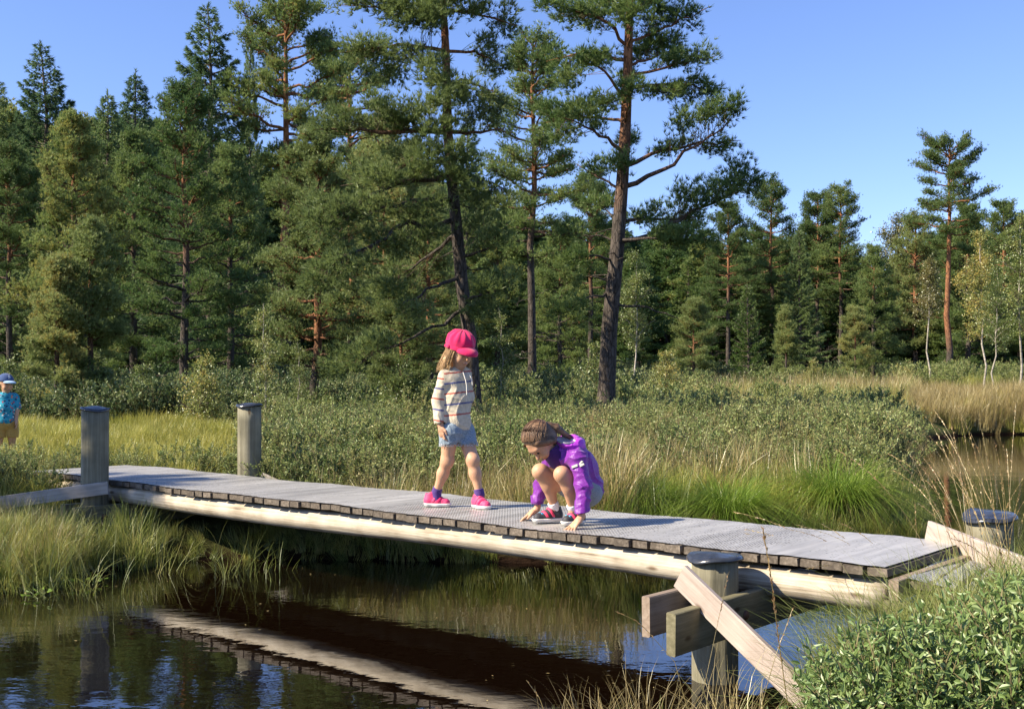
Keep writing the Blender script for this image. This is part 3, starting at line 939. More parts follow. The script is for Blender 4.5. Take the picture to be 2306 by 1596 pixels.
W2 = [MAT['bark_pine'], MAT['twig']]
W2o = [MAT['bark_orange'], MAT['bark_orange']]
WS = [MAT['bark_spruce'], MAT['twig']]
WB = [MAT['bark_birch'], MAT['twig']]
TM = {}
TM['tall'] = pine(1, 10, .33, 1.9, .12, 1.35, dead=10).meshes('tall_pine', W2, MAT['needle'], 7, .105, .0175)
TM['tall2'] = pine(2, 10, .40, 1.7, .11, 1.3, dead=12).meshes('tall_pine', W2, MAT['needle'], 7, .105, .0175)
TM['dense'] = pine(3, 8, .18, 2.0, .12, 1.5, dead=8, conical=.6).meshes('dense_pine', W2o, MAT['needle_olive'], 7, .10, .0175)
TM['dense2'] = pine(4, 8, .12, 1.8, .11, 1.5, dead=6, conical=.7).meshes('dense_pine', W2, MAT['needle'], 7, .10, .0175)
TM['layer'] = pine(5, 10, .16, 2.1, .13, 1.1, dead=8, conical=.55).meshes('layered_pine', W2, MAT['needle_dark'], 7, .11, .0175)
TM['high'] = pine(6, 11, .58, 2.0, .14, 1.6, dead=10, conical=.35).meshes('high_crowned_pine', W2o, MAT['needle'], 7, .11, .0175)
TM['young'] = pine(7, 4.4, .06, 1.1, .06, 2.6, dead=2, conical=.9).meshes('young_pine', W2o, MAT['needle_olive'], 7, .09, .014)
TM['young2'] = pine(8, 5, .22, 1.3, .06, 2.2, dead=4, conical=.6).meshes('young_pine', W2o, MAT['needle_olive'], 7, .09, .014)
TM['spruce'] = spruce(9, 10, 2.3, .12, .05, 1.15, .28, .8).meshes('spruce', WS, MAT['needle_blue'], 7, .12, .022, .6)
TM['spruce2'] = spruce(10, 9, 1.8, .10, .05, 1.3, .25, .85).meshes('spruce', WS, MAT['needle_blue'], 7, .12, .022, .6)
TM['fir'] = spruce(11, 4.2, .85, .05, .03, 1.6, .1, .8).meshes('young_fir', WS, MAT['fir'], 7, .07, .018, .6)
TM['birch'] = birch(12, 4.6, .75, .035, .22, 1.3).meshes('birch', WB, MAT['birch_leaf'], leaves=True, length=.055, width=.042)
TM['birch2'] = birch(13, 7.5, 1.5, .045, .3, 1.5, .012, 34).meshes('birch', WB, MAT['birch_leaf'], leaves=True, length=.075, width=.055)
TM['birch3'] = birch(14, 6.0, 1.15, .042, .5, 1.5, -.008, 28).meshes('birch', WB, MAT['olive_leaf'], leaves=True, length=.07, width=.05)
TM['bush'] = birch(15, 2.2, .8, .02, .08, 1.6, 0, 26).meshes('bush', WS, MAT['birch_leaf'], leaves=True, length=.055, width=.04)

# the two big pines whose limbs the picture shows one by one
def hero(seed, Y, trunk, r0, limbs, masses, name, mats, lmat, m=8, dens=260, tuft=9):
    global rng
    rng = np.random.default_rng(seed)
    X0 = XY(trunk[0][0], Y); h0 = float(ground_h([(X0, Y)])[0]) - .05
    def loc(u, v, dy=0.):
        return np.array([XY(u, Y) - X0, dy, HZ(v, Y) - h0])
    tp = [loc(u, v) for u, v in trunk]
    tp[0][2] = 0
    T = Tree(tp, r0, .03, 12)
    paths = []
    for lb in limbs:
        p = [loc(*q) for q in lb[1:]]
        p[0] = T.trunk_at(p[0][2])
        paths.append(T.limb(p, lb[0] * .74, 10, .006, 6, .018))
    for (u, v, ru, rv, dy, rd, li) in masses:
        RU = ru * Y / 2500; RV = rv * Y / 2500
        n = int(dens * RU * RV + 5)
        d = rand_dirs(n) * rng.uniform(0.1, 1, (n, 1)) ** .45
        tg = loc(u, v, dy) + d * np.array([RU, rd, RV])
        # break the mass into flat pads
        tg[:, 2] += .10 * np.sin(tg[:, 0] * 4.7 + tg[:, 1] * 3.1)
        pth = paths[li] if li >= 0 else T.trunk
        if li < 0:
            c = tg.mean(0)
            zz = np.clip(c[2] - .5, .5, T.trunk[-1][2])
            p0 = T.trunk_at(zz)
            pth = T.limb([p0, (p0 + c) / 2 + np.array([0, 0, -.05]), c], .022, 8, .006, 5, .02)
        T.twigs(pth, tg, tuft=tuft, rad=.125, r=.006)
    for i in range(16):                                  # dead snags low on the trunk
        z = rng.uniform(.8, 4.5); a = rng.uniform(0, 6.28); l = rng.uniform(.15, .8)
        p0 = T.trunk_at(z)
        T.limb([p0, p0 + np.array([math.cos(a) * l, math.sin(a) * l, rng.uniform(-.15, .1)])], .012, 5, .003, 4, .06)
    return X0, h0, T.meshes(name, mats, lmat, m, .12, .0125)

# picture coordinates: a zoomed view's (x, y) to the 2306-wide picture
def zb(x, y, dy=0.):
    return (722.6 + .566 * x, .566 * y, dy)
def zm(x, y, rx, ry, dy, rd, li):
    return (722.6 + .566 * x, .566 * y, .566 * rx, .566 * ry, dy, rd, li)
Y2 = 21.
limbs2 = [
    (.04, zb(1225, 190), zb(1130, 95, -.2), zb(880, 40, -.5)),            # 0
    (.035, zb(1240, 165), zb(1400, 90, .2), zb(1560, 5, .3)),             # 1
    (.04, zb(1230, 260), zb(1330, 210, .3), zb(1440, 150, .6)),           # 2
    (.035, zb(1232, 310), zb(1400, 270, -.2), zb(1560, 240, -.3)),        # 3
    (.045, zb(1230, 345), zb(1420, 320, .2), zb(1610, 350, .4)),          # 4
    (.045, zb(1220, 240), zb(1060, 190, .3), zb(900, 215, .5)),           # 5
    (.045, zb(1215, 420), zb(1130, 320, -.5), zb(1020, 290, -1.0)),       # 6
    (.045, zb(1208, 610), zb(1130, 560, -.3), zb(960, 500, -.6)),         # 7
    (.04, zb(1208, 490), zb(1060, 440, .4), zb(890, 450, .8)),            # 8
    (.055, zb(1220, 665), zb(1330, 600, .0), zb(1680, 550, .2)),          # 9
    (.065, zb(1215, 745), zb(1340, 690, -.2), zb(1610, 500, -.5)),        # 10
    (.065, zb(1198, 960), zb(1340, 905, .2), zb(1780, 690, .8)),          # 11
    (.045, zb(1200, 880), zb(1330, 850, .6), zb(1590, 835, 1.0)),         # 12
    (.04, zb(1190, 955), zb(1300, 960, -.5), zb(1540, 990, -1.0)),        # 13
    (.035, zb(1187, 760), zb(1110, 700, .2), zb(1020, 640, .3)),          # 14
    (.03, zb(1160, 1040), zb(1080, 1020, -.3), zb(960, 1050, -.5)),       # 15
    (.028, zb(1170, 1130), zb(1120, 1110, 0), zb(1065, 1095, 0)),         # 16 bare
    (.035, zb(1170, 1215), zb(1290, 1220, -.1), zb(1415, 1268, -.2)),     # 17 bare
    (.03, zb(1170, 965), zb(1110, 935, .1), zb(1040, 935, .2)),           # 18 bare
    (.04, zb(1232, 120), zb(1180, 20, .2), zb(1130, -60, .2)),            # 19
    (.04, zb(1236, 60), zb(1330, -10, .2), zb(1420, -80, .2)),            # 20
    (.03, zb(1165, 1170), zb(1060, 1190, -.4), zb(930, 1250, -.6)),       # 21 lower left
]
mass2 = [zm(900, 40, 60, 30, -.5, .5, 0), zm(980, 90, 80, 45, -.3, .6, 0), zm(1070, 60, 70, 50, .1, .5, 0), zm(1460, 50, 100, 38, .3, .5, 1), zm(1350, 30, 70, 40, .3, .5, 1),
         zm(1410, 150, 75, 45, .6, .5, 2), zm(1330, 120, 50, 45, .3, .5, 2), zm(1480, 250, 95, 36, -.3, .5, 3), zm(1390, 225, 60, 30, -.2, .4, 3),
         zm(1520, 350, 110, 48, .3, .6, 4), zm(1390, 350, 100, 40, .1, .6, 4), zm(1215, 85, 75, 55, -.7, .4, -1), zm(1215, 380, 55, 45, -.8, .3, -1), zm(1120, 410, 70, 35, -.3, .4, 6),
         zm(980, 215, 100, 34, .4, .5, 5), zm(1090, 225, 75, 32, .2, .5, 5), zm(1060, 300, 70, 32, -1., .4, 6), zm(960, 300, 70, 40, .2, .5, 6),
         zm(1040, 490, 90, 40, -.6, .5, 7), zm(960, 560, 60, 35, -.3, .4, 7), zm(920, 420, 80, 45, .7, .5, 8), zm(1020, 390, 90, 45, .5, .5, 8),
         zm(1460, 480, 100, 40, -.4, .5, 10), zm(1590, 460, 80, 52, -.5, .5, 10), zm(1610, 560, 85, 30, .2, .5, 9), zm(1400, 580, 90, 28, .1, .4, 9),
         zm(1480, 770, 90, 55, .4, .6, 11), zm(1620, 730, 105, 62, .6, .7, 11), zm(1740, 690, 80, 55, .9, .6, 11), zm(1700, 640, 45, 30, .8, .4, 11),
         zm(1310, 830, 90, 38, .6, .6, 12), zm(1470, 850, 110, 42, .9, .6, 12), zm(1440, 980, 110, 50, -1., .5, 13), zm(1350, 950, 60, 30, -.6, .4, 13), zm(1180, 660, 50, 32, -.5, .3, -1),
         zm(1100, 640, 70, 28, .3, .4, 14), zm(1010, 1050, 80, 34, -.5, .5, 15), zm(1120, 790, 90, 35, .5, .5, -1), zm(1130, 0, 120, 60, .2, .6, 19), zm(1300, -60, 150, 70, .2, .7, 20),
         zm(1230, 240, 60, 34, .7, .4, -1), zm(1230, 500, 60, 34, .9, .4, -1), zm(960, 1240, 70, 40, -.6, .4, 21), zm(1270, 150, 70, 40, .5, .5, 2)]
X2, h2, m2 = hero(41, Y2, [(1362, 874), (1372, 740), (1390, 560), (1402, 400), (1408, 300), (1414, 150), (1418, 0), (1420, -120), (1424, -230)], .145, limbs2, mass2, 'great_pine', W2, MAT['needle_dark'], 11)
Y1 = 19.
limbs1 = [
    (.04, zb(492, 70), zb(350, 60, -.3), zb(150, 70, -.6)),               # 0
    (.04, zb(495, 205), zb(340, 200, -.3), zb(90, 245, -.5)),             # 1
    (.035, zb(497, 205), zb(620, 190, .3), zb(745, 250, .4)),             # 2
    (.035, zb(490, 40), zb(640, 50, .1), zb(785, 90, .2)),                # 3
    (.035, zb(500, 370), zb(560, 340, -.4), zb(690, 400, -.6)),           # 4
    (.07, zb(505, 525), zb(380, 540, -.4), zb(10, 560, -.8)),             # 5
    (.05, zb(505, 522), zb(610, 525, .1), zb(735, 500, .2)),              # 6
    (.06, zb(515, 635), zb(370, 640, .2), zb(60, 720, .5)),               # 7
    (.065, zb(520, 690), zb(300, 770, -.8), zb(60, 960, -1.6)),           # 8
    (.06, zb(532, 790), zb(380, 820, -.5), zb(160, 900, -1.2)),           # 9
    (.06, zb(540, 870), zb(330, 940, -.9), zb(60, 1120, -1.8)),           # 10
    (.045, zb(560, 1100), zb(460, 1150, -.5), zb(330, 1230, -1.0)),       # 11
    (.04, zb(565, 1225), zb(400, 1340, -.6), zb(180, 1440, -1.2)),        # 12
    (.035, zb(555, 1025), zb(640, 1010, -.3), zb(730, 925, -.5)),         # 13
    (.04, zb(525, 740), zb(620, 720, -.4), zb(760, 800, -.8)),            # 14
    (.035, zb(575, 1200), zb(650, 1180, -.4), zb(770, 1140, -.7)),        # 15
    (.04, zb(490, 0), zb(420, -70, 0), zb(330, -130, 0)),                 # 16
    (.04, zb(490, -20), zb(560, -90, .1), zb(640, -150, .1)),             # 17
    (.04, zb(545, 930), zb(420, 1010, .5), zb(250, 1120, .9)),            # 18
]
mass1 = [zm(420, 60, 110, 60, -.6, .6, 0), zm(290, 70, 100, 60, -.5, .6, 0), zm(140, 60, 80, 42, -.6, .5, 0), zm(400, 120, 90, 40, -.8, .4, 0),
         zm(330, 230, 90, 48, -.4, .5, 1), zm(190, 240, 95, 55, -.4, .5, 1), zm(290, 300, 60, 30, -.2, .4, 1), zm(660, 170, 50, 48, .4, .5, 2), zm(690, 250, 55, 38, .4, .5, 2),
         zm(640, 35, 70, 36, .1, .5, 3), zm(745, 60, 45, 62, .2, .4, 3), zm(470, 370, 80, 42, -.7, .4, 4), zm(590, 400, 80, 34, -.5, .5, 4), zm(670, 430, 60, 30, -.5, .4, 4),
         zm(380, 470, 110, 55, -.6, .6, 5), zm(240, 490, 110, 62, -.7, .6, 5), zm(90, 530, 90, 66, -.8, .6, 5), zm(640, 460, 90, 40, .1, .5, 6), zm(510, 450, 90, 46, -.9, .4, 5),
         zm(330, 600, 100, 45, .2, .6, 7), zm(160, 660, 110, 62, .4, .6, 7), zm(420, 700, 80, 40, -.9, .4, 8), zm(250, 760, 90, 46, -1., .5, 8), zm(110, 860, 100, 66, -1.4, .6, 8),
         zm(60, 960, 70, 60, -1.6, .5, 8), zm(330, 860, 90, 42, -.8, .5, 9), zm(190, 880, 80, 50, -1.1, .5, 9), zm(530, 730, 70, 50, -.8, .3, 14), zm(640, 780, 80, 60, -.6, .5, 14),
         zm(730, 820, 60, 46, -.8, .4, 14), zm(300, 1000, 110, 55, -1., .5, 10), zm(150, 1080, 110, 66, -1.5, .6, 10), zm(60, 1160, 70, 52, -1.8, .5, 10), zm(380, 1250, 80, 44, -1., .5, 11),
         zm(300, 1170, 80, 40, -.8, .5, 18), zm(230, 1100, 90, 50, .8, .5, 18), zm(230, 1390, 110, 50, -1.1, .5, 12), zm(120, 1440, 80, 40, -1.2, .4, 12), zm(690, 960, 70, 44, -.4, .4, 13),
         zm(610, 870, 70, 44, .4, .5, 13), zm(690, 1130, 80, 44, -.6, .5, 15), zm(640, 1230, 70, 40, -.4, .4, 15), zm(400, -80, 120, 70, 0, .6, 16), zm(580, -100, 120, 60, 0, .6, 17),
         zm(450, 860, 60, 34, -.9, .3, 9), zm(440, 960, 70, 34, -.7, .4, 10), zm(470, 140, 80, 50, -.8, .4, 1), zm(450, 300, 70, 40, -.7, .4, 1), zm(480, 560, 90, 40, -.9, .4, 5), zm(450, 640, 80, 40, -.9, .4, 7), zm(560, 660, 70, 40, -.8, .4, 14), zm(520, 20, 90, 50, -.6, .5, 3)]
X1, h1, m1 = hero(42, Y1, [(1074, 872), (1058, 753), (1040, 640), (1028, 510), (1014, 363), (1008, 294), (1004, 113), (997, 0), (996, -120), (992, -230)], .102, limbs1, mass1, 'leaning_pine', W2, MAT['needle_olive'], 11)
for nm, X0, h0, YY, ms, lab in [('pine_tree', X2, h2, Y2, m2, 'largest dark pine with orange upper trunk, long limbs reaching right over the meadow'),
                                ('pine_tree', X1, h1, Y1, m1, 'leaning pine behind the girl in the pink cap, sagging olive limbs to its left')]:
    root = empty(nm, (X0, YY, h0))
    link('trunk', ms[0], root); link('crown', ms[1], root)
    tag(root, lab, 'pine tree')

def tall_for(v, Y, H):
    """scale that brings a tree of height H up to picture row v at distance Y"""
    return (HZ(v, Y) - .9) / H

# (kind, meshes, mesh height, u, top row, distance, turn, label)
TREES = [
    ('pine_tree', 'tall2', 10, 1199, 80, 26, .4, 'slim pine with bright orange trunk midway between the two biggest pines'),
    ('pine_tree', 'dense', 8, 716, 262, 22, 1.0, 'bushy olive pine with orange trunk right of the sunlit birch sapling'),
    ('pine_tree', 'layer', 10, 417, 175, 24, 2.0, 'dark pine with flat layered foliage and straight reddish trunk above the bridge posts'),
    ('spruce_tree', 'spruce', 10, 470, 8, 32, .2, 'tallest pointed spruce rising behind the layered dark pine'),
    ('spruce_tree', 'spruce2', 9, 562, 35, 34, 1.7, 'very thin spire-like conifer between the tallest spruce and the flat-topped pine'),
    ('pine_tree', 'high', 11, 641, -14, 32, .8, 'tall open pine with forked orange trunk standing against the sky'),
    ('pine_tree', 'high', 11, 790, 120, 35, 2.9, 'small dark crown of a pine against the sky left of the leaning pine'),
    ('spruce_tree', 'spruce', 10, 97, 100, 34, 2.2, 'broad pointed spruce near the left edge, sunlit on its left'),
    ('spruce_tree', 'spruce2', 9, 303, 165, 37, .9, 'slender spruce tip rising alone left of the tallest spruce'),
    ('spruce_tree', 'spruce2', 9, 240, 208, 35, 2.5, 'spruce with a short blunt tip between the broad and the slender spruce'),
    ('spruce_tree', 'spruce', 10, -12, 180, 33, 4.1, 'dark spruce cut off by the left edge of the picture'),
    ('pine_tree', 'dense2', 8, 165, 262, 27, 3.3, 'dense grey-green pine below the broad pointed spruce'),
    ('pine_tree', 'young', 4.4, 205, 468, 21.5, .5, 'sunlit young pine with upright shoots above the left bridge post'),
    ('pine_tree', 'young', 4.4, 128, 545, 21, 2.6, 'smaller sunlit young pine in front of the dark left forest'),
    ('pine_tree', 'dense2', 8, 300, 300, 28, 5.2, 'shadowed dense pine behind the sunlit young pines'),
    ('pine_tree', 'dense2', 8, 520, 330, 29, 1.2, 'shadowed pine between the layered pine and the bushy olive pine'),
    ('pine_tree', 'tall', 10, 20, 330, 28, .3, 'dark pine with a bare lower trunk at the far left behind the boy'),
    ('birch_tree', 'birch', 4.6, 596, 612, 17.5, .0, 'sunlit pale green birch sapling with thin white stem'),
    ('birch_tree', 'birch', 4.6, 672, 700, 18.5, 2.0, 'short leafy birch just right of the pale birch sapling'),
    ('birch_tree', 'bush', 2.2, 455, 742, 18.5, 1.0, 'yellow-green bush in front of the layered dark pine'),
    ('birch_tree', 'bush', 2.2, 20, 755, 20, 3.0, 'small yellow-green bush above the boy in the blue cap'),
    ('birch_tree', 'bush', 2.2, 322, 770, 20, 2.2, 'leafy bush at the forest foot left of the dark layered pine'),
    ('birch_tree', 'bush', 2.2, 900, 742, 20, .7, 'leafy bush left of the girl in the pink cap at the forest foot'),
    ('birch_tree', 'birch', 4.6, 1128, 640, 21, 1.3, 'young green birch just right of the leaning pine'),
    ('birch_tree', 'bush', 2.2, 1500, 770, 24, 1.9, 'leafy bush right of the largest pine near the twin-trunked low pine'),
    ('pine_tree', 'dense', 8, 868, 250, 25, 2.4, 'olive pine filling the space left of the leaning pine trunk'),
    ('pine_tree', 'dense', 8, 965, 420, 24, 4.4, 'broad olive pine behind the sagging limbs of the leaning pine'),
    ('pine_tree', 'young2', 5, 905, 560, 20.5, .9, 'low pine with tangled dead twigs left of the girl in the pink cap'),
    ('spruce_tree', 'spruce2', 9, 1050, 265, 30, 1.4, 'narrow spruce right behind the trunk of the leaning pine'),
    ('pine_tree', 'dense2', 8, 1120, 470, 30, .7, 'mid-green pine in the gap between leaning pine and slim orange pine'),
    ('pine_tree', 'tall', 10, 1330, 395, 32, 3.8, 'pale green pine partly hidden behind the largest dark pine'),
    ('pine_tree', 'dense2', 8, 1262, 500, 29, 2.2, 'shaded pine just left of the largest pine trunk'),
    ('birch_tree', 'birch2', 7.5, 1432, 560, 27, 1.1, 'birch with pale stem just right of the largest pine trunk'),
    ('birch_tree', 'bush', 2.2, 1345, 745, 24, 2.1, 'yellow-green leafy bush at the foot of the largest pine'),
    ('pine_tree', 'young2', 5, 1562, 672, 29, 1.9, 'low pine with twin thin trunks right of the largest pine'),
    ('fir_tree', 'fir', 4.2, 1684, 640, 32, .0, 'bright green cone-shaped young fir on the meadow edge'),
    ('pine_tree', 'tall', 10, 1640, 470, 40, 1.5, 'dark pine directly behind the bright young fir'),
    ('pine_tree', 'tall2', 10, 1737, 418, 41, 2.8, 'open-crowned pine with orange trunk right of the drooping dark limbs'),
    ('pine_tree', 'tall', 10, 1842, 452, 44, .2, 'shorter left one of two slim pines standing close together on the skyline'),
    ('pine_tree', 'tall2', 10, 1893, 433, 43, 4.0, 'taller right one of two slim pines standing close together on the skyline'),
    ('spruce_tree', 'spruce2', 9, 1800, 520, 40, 3.0, 'dark green spruce in front of the two slim skyline pines'),
    ('pine_tree', 'dense2', 8, 1968, 560, 36, 1.1, 'blue-green pine with one long low limb at the back of the meadow'),
    ('pine_tree', 'young2', 5, 1925, 700, 35, 3.1, 'small pine with spreading low foliage left of the blue-green pine'),
    ('pine_tree', 'young', 4.4, 1770, 700, 36, 4.6, 'short rounded pine between the young fir and the open meadow'),
    ('birch_tree', 'bush', 2.2, 1832, 808, 31, 2.7, 'small round willow bush alone on the open meadow edge'),
    ('pine_tree', 'high', 11, 2136, 330, 38, 5.5, 'tall pine with long orange trunk and wind-bent crown above the pond'),
    ('pine_tree', 'dense2', 8, 2180, 470, 40, .4, 'dense pine close behind the tall orange-trunked pine by the pond'),
    ('birch_tree', 'birch3', 6, 2095, 592, 34, .3, 'birch with rusty olive crown and bare pale stem beside the pond'),
    ('birch_tree', 'birch2', 7.5, 2215, 520, 33, 2.0, 'white-stemmed leafy birch right of the tall orange-trunked pine'),
    ('birch_tree', 'birch2', 7.5, 2297, 480, 30.5, 4.1, 'big pale green birch cut off by the right edge'),
    ('birch_tree', 'birch2', 7.5, 2240, 600, 31, 5.7, 'shorter white-stemmed birch in front of the other pond birches'),
    ('pine_tree', 'tall', 10, 2260, 470, 42, 1.0, 'pine with bushy top behind the pond birches'),
    ('birch_tree', 'birch3', 6, 2010, 500, 46, 1.6, 'thin pale crown of a birch on the skyline left of the tall pond pine'),
    ('pine_tree', 'dense', 8, 2060, 500, 42, 2.6, 'olive green pine left of the tall orange-trunked pond pine'),
]
for kind, key, H, u, v, Y, rz, lab in TREES:
    Y = float(YR(Y))
    s = tall_for(v, Y, H)
    sxy = s if key not in ('spruce2',) or u != 562 else s * .30
    cat = {'pine_tree': 'pine tree', 'spruce_tree': 'spruce tree', 'birch_tree': 'birch tree', 'fir_tree': 'fir tree'}[kind]
    if key == 'bush':
        kind, cat = 'leafy_bush', 'bush'
    plant_tree(kind, TM[key], u, Y, sxy, rz, lab, cat, sz=s)

plant_tree('pine_tree', TM['high'], -1940, 7.44, .48, 1.3, 'pine beyond the left edge whose dappled shade falls on the left bridge posts', 'pine tree')

# the forest behind reads as one dark mass
def merged(key):
    a, b = TM[key]
    return None
BK = [pine(101, 9, .2, 2.0, .12, 1.2, dead=4, tuft=6).meshes('forest_pine', W2, MAT['needle_dark'], 5, .16, .038, split=False),
      pine(102, 10, .3, 1.8, .12, 1.3, dead=6, tuft=6).meshes('forest_pine', W2, MAT['needle'], 5, .16, .038, split=False),
      spruce(103, 10, 1.7, .12, .04, .7).meshes('forest_spruce', WS, MAT['needle_dark'], 6, .15, .036, .6, split=False)]
r_ = np.random.default_rng(77)
def sky_row(u):
    """picture row of the top of the far trees"""
    return np.interp(u, [-400, 0, 200, 330, 420, 560, 700, 760, 880, 1000, 1080, 1200, 1290, 1400, 1500, 1700, 1900, 2000, 2080, 2306, 2800],
                     [240, 262, 270, 275, 290, 320, 345, 360, 370, 400, 480, 510, 505, 480, 480, 510, 535, 570, 530, 480, 430])
FP = []; FS = []
for (Y0, n, dv) in [(37, 44, 110), (41, 46, 60), (47, 52, 30), (54, 56, 10), (64, 62, 0)]:
    n = int(n * 1.25)
    us = np.linspace(-950, 3250, n) + r_.uniform(-25, 25, n)
    for u in us:
        Y = Y0 + r_.uniform(-2.5, 2.5)
        if Y0 < 45 and u > 1450: Y += 6
        Y = float(YR(Y))
        v = sky_row(u) + dv + r_.uniform(-10, 55)
        FP.append((XY(u, Y), Y)); FS.append((HZ(v, Y) - float(ground_h([(XY(u, Y), Y)])[0])) / 9.6)
FP = np.array(FP); FS = np.array(FS)
scatter('background_forest', BK, FP, np.stack([FS * np.where(FP[:, 0] > FP[:, 1] * .12, 1.65, 1.35)] * 2 + [FS], 1), tilt=.02, label='dense dark conifer forest closing off the view behind the nearer pines', rs=9)
# side and rear woods, out of frame, that the water and low viewpoints could meet
# ---------------------------------------------------------------- footbridge
DD = np.array([.753, -.658, 0.]); NN = np.array([.658, .753, 0.])
DD /= np.linalg.norm(DD); NN = np.array([-DD[1], DD[0], 0])
def BP(t, n, z=0.):
    p = DD * t + NN * n
    return np.array([p[0], p[1], z])
rng = np.random.default_rng(5)
T0, T1 = -10.15, -1.98
N0, N1 = 4.80, 5.79
DECK = .58
def deck_z(t):
    return DECK + .005 * math.sin((t + 10) * 1.9) + .0035 * math.sin(t * 5.3 + 1)
bc = BP(-6, 5.3, 0)
bridge = empty('footbridge', tuple(bc))
tag(bridge, 'wooden footbridge with wire-netted deck, round posts and pale log beam over the stream', 'footbridge')
# piece frame: children built round their own origin so the grain runs along them
def piece(name, a, b, wdt, hgt, mat, parent, bev=.004, up=(0, 0, 1), jit=.0012, nseg=3, label=None):
    a = np.asarray(a, float); b = np.asarray(b, float)
    c = (a + b) / 2; d = unit(b - a)
    u = np.asarray(up, float); s = unit(np.cross(u, d)); u = np.cross(d, s)
    L = np.linalg.norm(b - a)
    mb = MB()
    add_plank(mb, (-L / 2, 0, 0), (L / 2, 0, 0), wdt=wdt, hgt=hgt, bev=bev, jit=jit, nseg=nseg)
    me = mb.mesh(name, [mat])
    M = Matrix(((d[0], s[0], u[0], c[0]), (d[1], s[1], u[1], c[1]), (d[2], s[2], u[2], c[2]), (0, 0, 0, 1)))
    o = link(name, me, parent)
    o.matrix_basis = Matrix.Translation(-Vector(parent.location)) @ M if parent is not None and parent.type == 'EMPTY' else M
    if label: o['label'] = label
    return o
PITCH = .1065
nb = int((T1 - T0) / PITCH)
for i in range(nb):
    t = T1 - PITCH * (i + .5)
    z = deck_z(t) - .018
    e0 = rng.uniform(-.014, .012); e1 = rng.uniform(-.012, .012)
    wob_ = rng.uniform(-.004, .004)
    wd = .101 if i != 7 else .101
    piece('board', BP(t - wob_, N0 + e0, z + rng.uniform(-.002, .002)), BP(t + wob_, N1 + e1, z), rng.uniform(.090, .096), .036, MAT['deck_wood'], bridge, bev=.002, jit=.0014)
# netting: a thin sheet that follows the boards, its long edges folded over the board ends
ts = np.arange(T0 + .02, T1 + .0, .0355)
ns = np.concatenate([[N0 + .004], np.linspace(N0 + .02, N1 - .02, 9), [N1 - .004]])
V = []
for t in ts:
    fr = ((T1 - t) / PITCH) % 1.0
    dip = -.003 if (fr < .12 or fr > .88) else 0
    for j, n_ in enumerate(ns):
        z = deck_z(t) + .0085 + dip + rng.normal(0, .0008)
        e = rng.uniform(-.008, .008) if j in (0, len(ns) - 1) else 0
        V.append(BP(t, n_ + e, z))
V = np.array(V) - bc
k = len(ns); a = (np.arange(len(ts) - 1) * k)[:, None] + np.arange(k - 1)[None]
F = np.stack([a, a + k, a + k + 1, a + 1], -1).reshape(-1, 4)
link('wire_netting', mesh_np('wire_netting', V, [(F, 0)], [MAT['net']], True), bridge)
# logs
def log(name, p0, p1, r, mat, parent, nseg=26, sides=22, jit=.004, seed=1):
    rr = np.random.default_rng(seed)
    a = np.asarray(p0, float); b = np.asarray(p1, float); L = np.linalg.norm(b - a); d = unit(b - a)
    s = unit(np.cross((0, 0, 1.), d)); u = np.cross(d, s)
    x = np.linspace(-L / 2, L / 2, nseg)
    ph = rr.uniform(0, 6.28, 6)
    rad = r * (1 + .025 * np.sin(x * 1.1 + ph[0]) + .015 * np.sin(x * 3.7 + ph[1]))
    P = np.stack([x, .012 * np.sin(x * .9 + ph[2]), .010 * np.sin(x * 1.3 + ph[3])], 1)
    ang = np.arange(sides) * 2 * PI / sides
    lum = 1 + .02 * np.sin(ang * 3 + ph[4])[None] * np.ones((nseg, 1)) + rr.normal(0, .006, (nseg, sides))
    V = P[:, None] + (rad[:, None] * lum)[..., None] * np.stack([np.zeros(sides), np.cos(ang), np.sin(ang)], -1)[None]
    V = V.reshape(-1, 3)
    i = (np.arange(nseg - 1) * sides)[:, None]; j = np.arange(sides)[None]; j2 = (j + 1) % sides
    F = np.stack([i + j, i + j2, i + sides + j2, i + sides + j], -1).reshape(-1, 4)
    caps = np.array([list(range(sides))[::-1], [(nseg - 1) * sides + q for q in range(sides)]])
    me = mesh_np(name, V, [(F, 0), (caps, 0)], [mat], True)
    c = (a + b) / 2
    o = link(name, me, parent)
    o.matrix_basis = Matrix.Translation(-Vector(parent.location)) @ Matrix(((d[0], s[0], u[0], c[0]), (d[1], s[1], u[1], c[1]), (d[2], s[2], u[2], c[2]), (0, 0, 0, 1)))
    return o
LZ = .458
log('log_beam', BP(T1 - .03, N0 + .085, LZ), BP(T0 + .3, N0 + .085, LZ + .004), .070, MAT['log'], bridge, 60, seed=3)
log('log_beam', BP(T1 - .03, N1 - .10, LZ), BP(T0 + .3, N1 - .10, LZ), .082, MAT['log'], bridge, 40, seed=4)
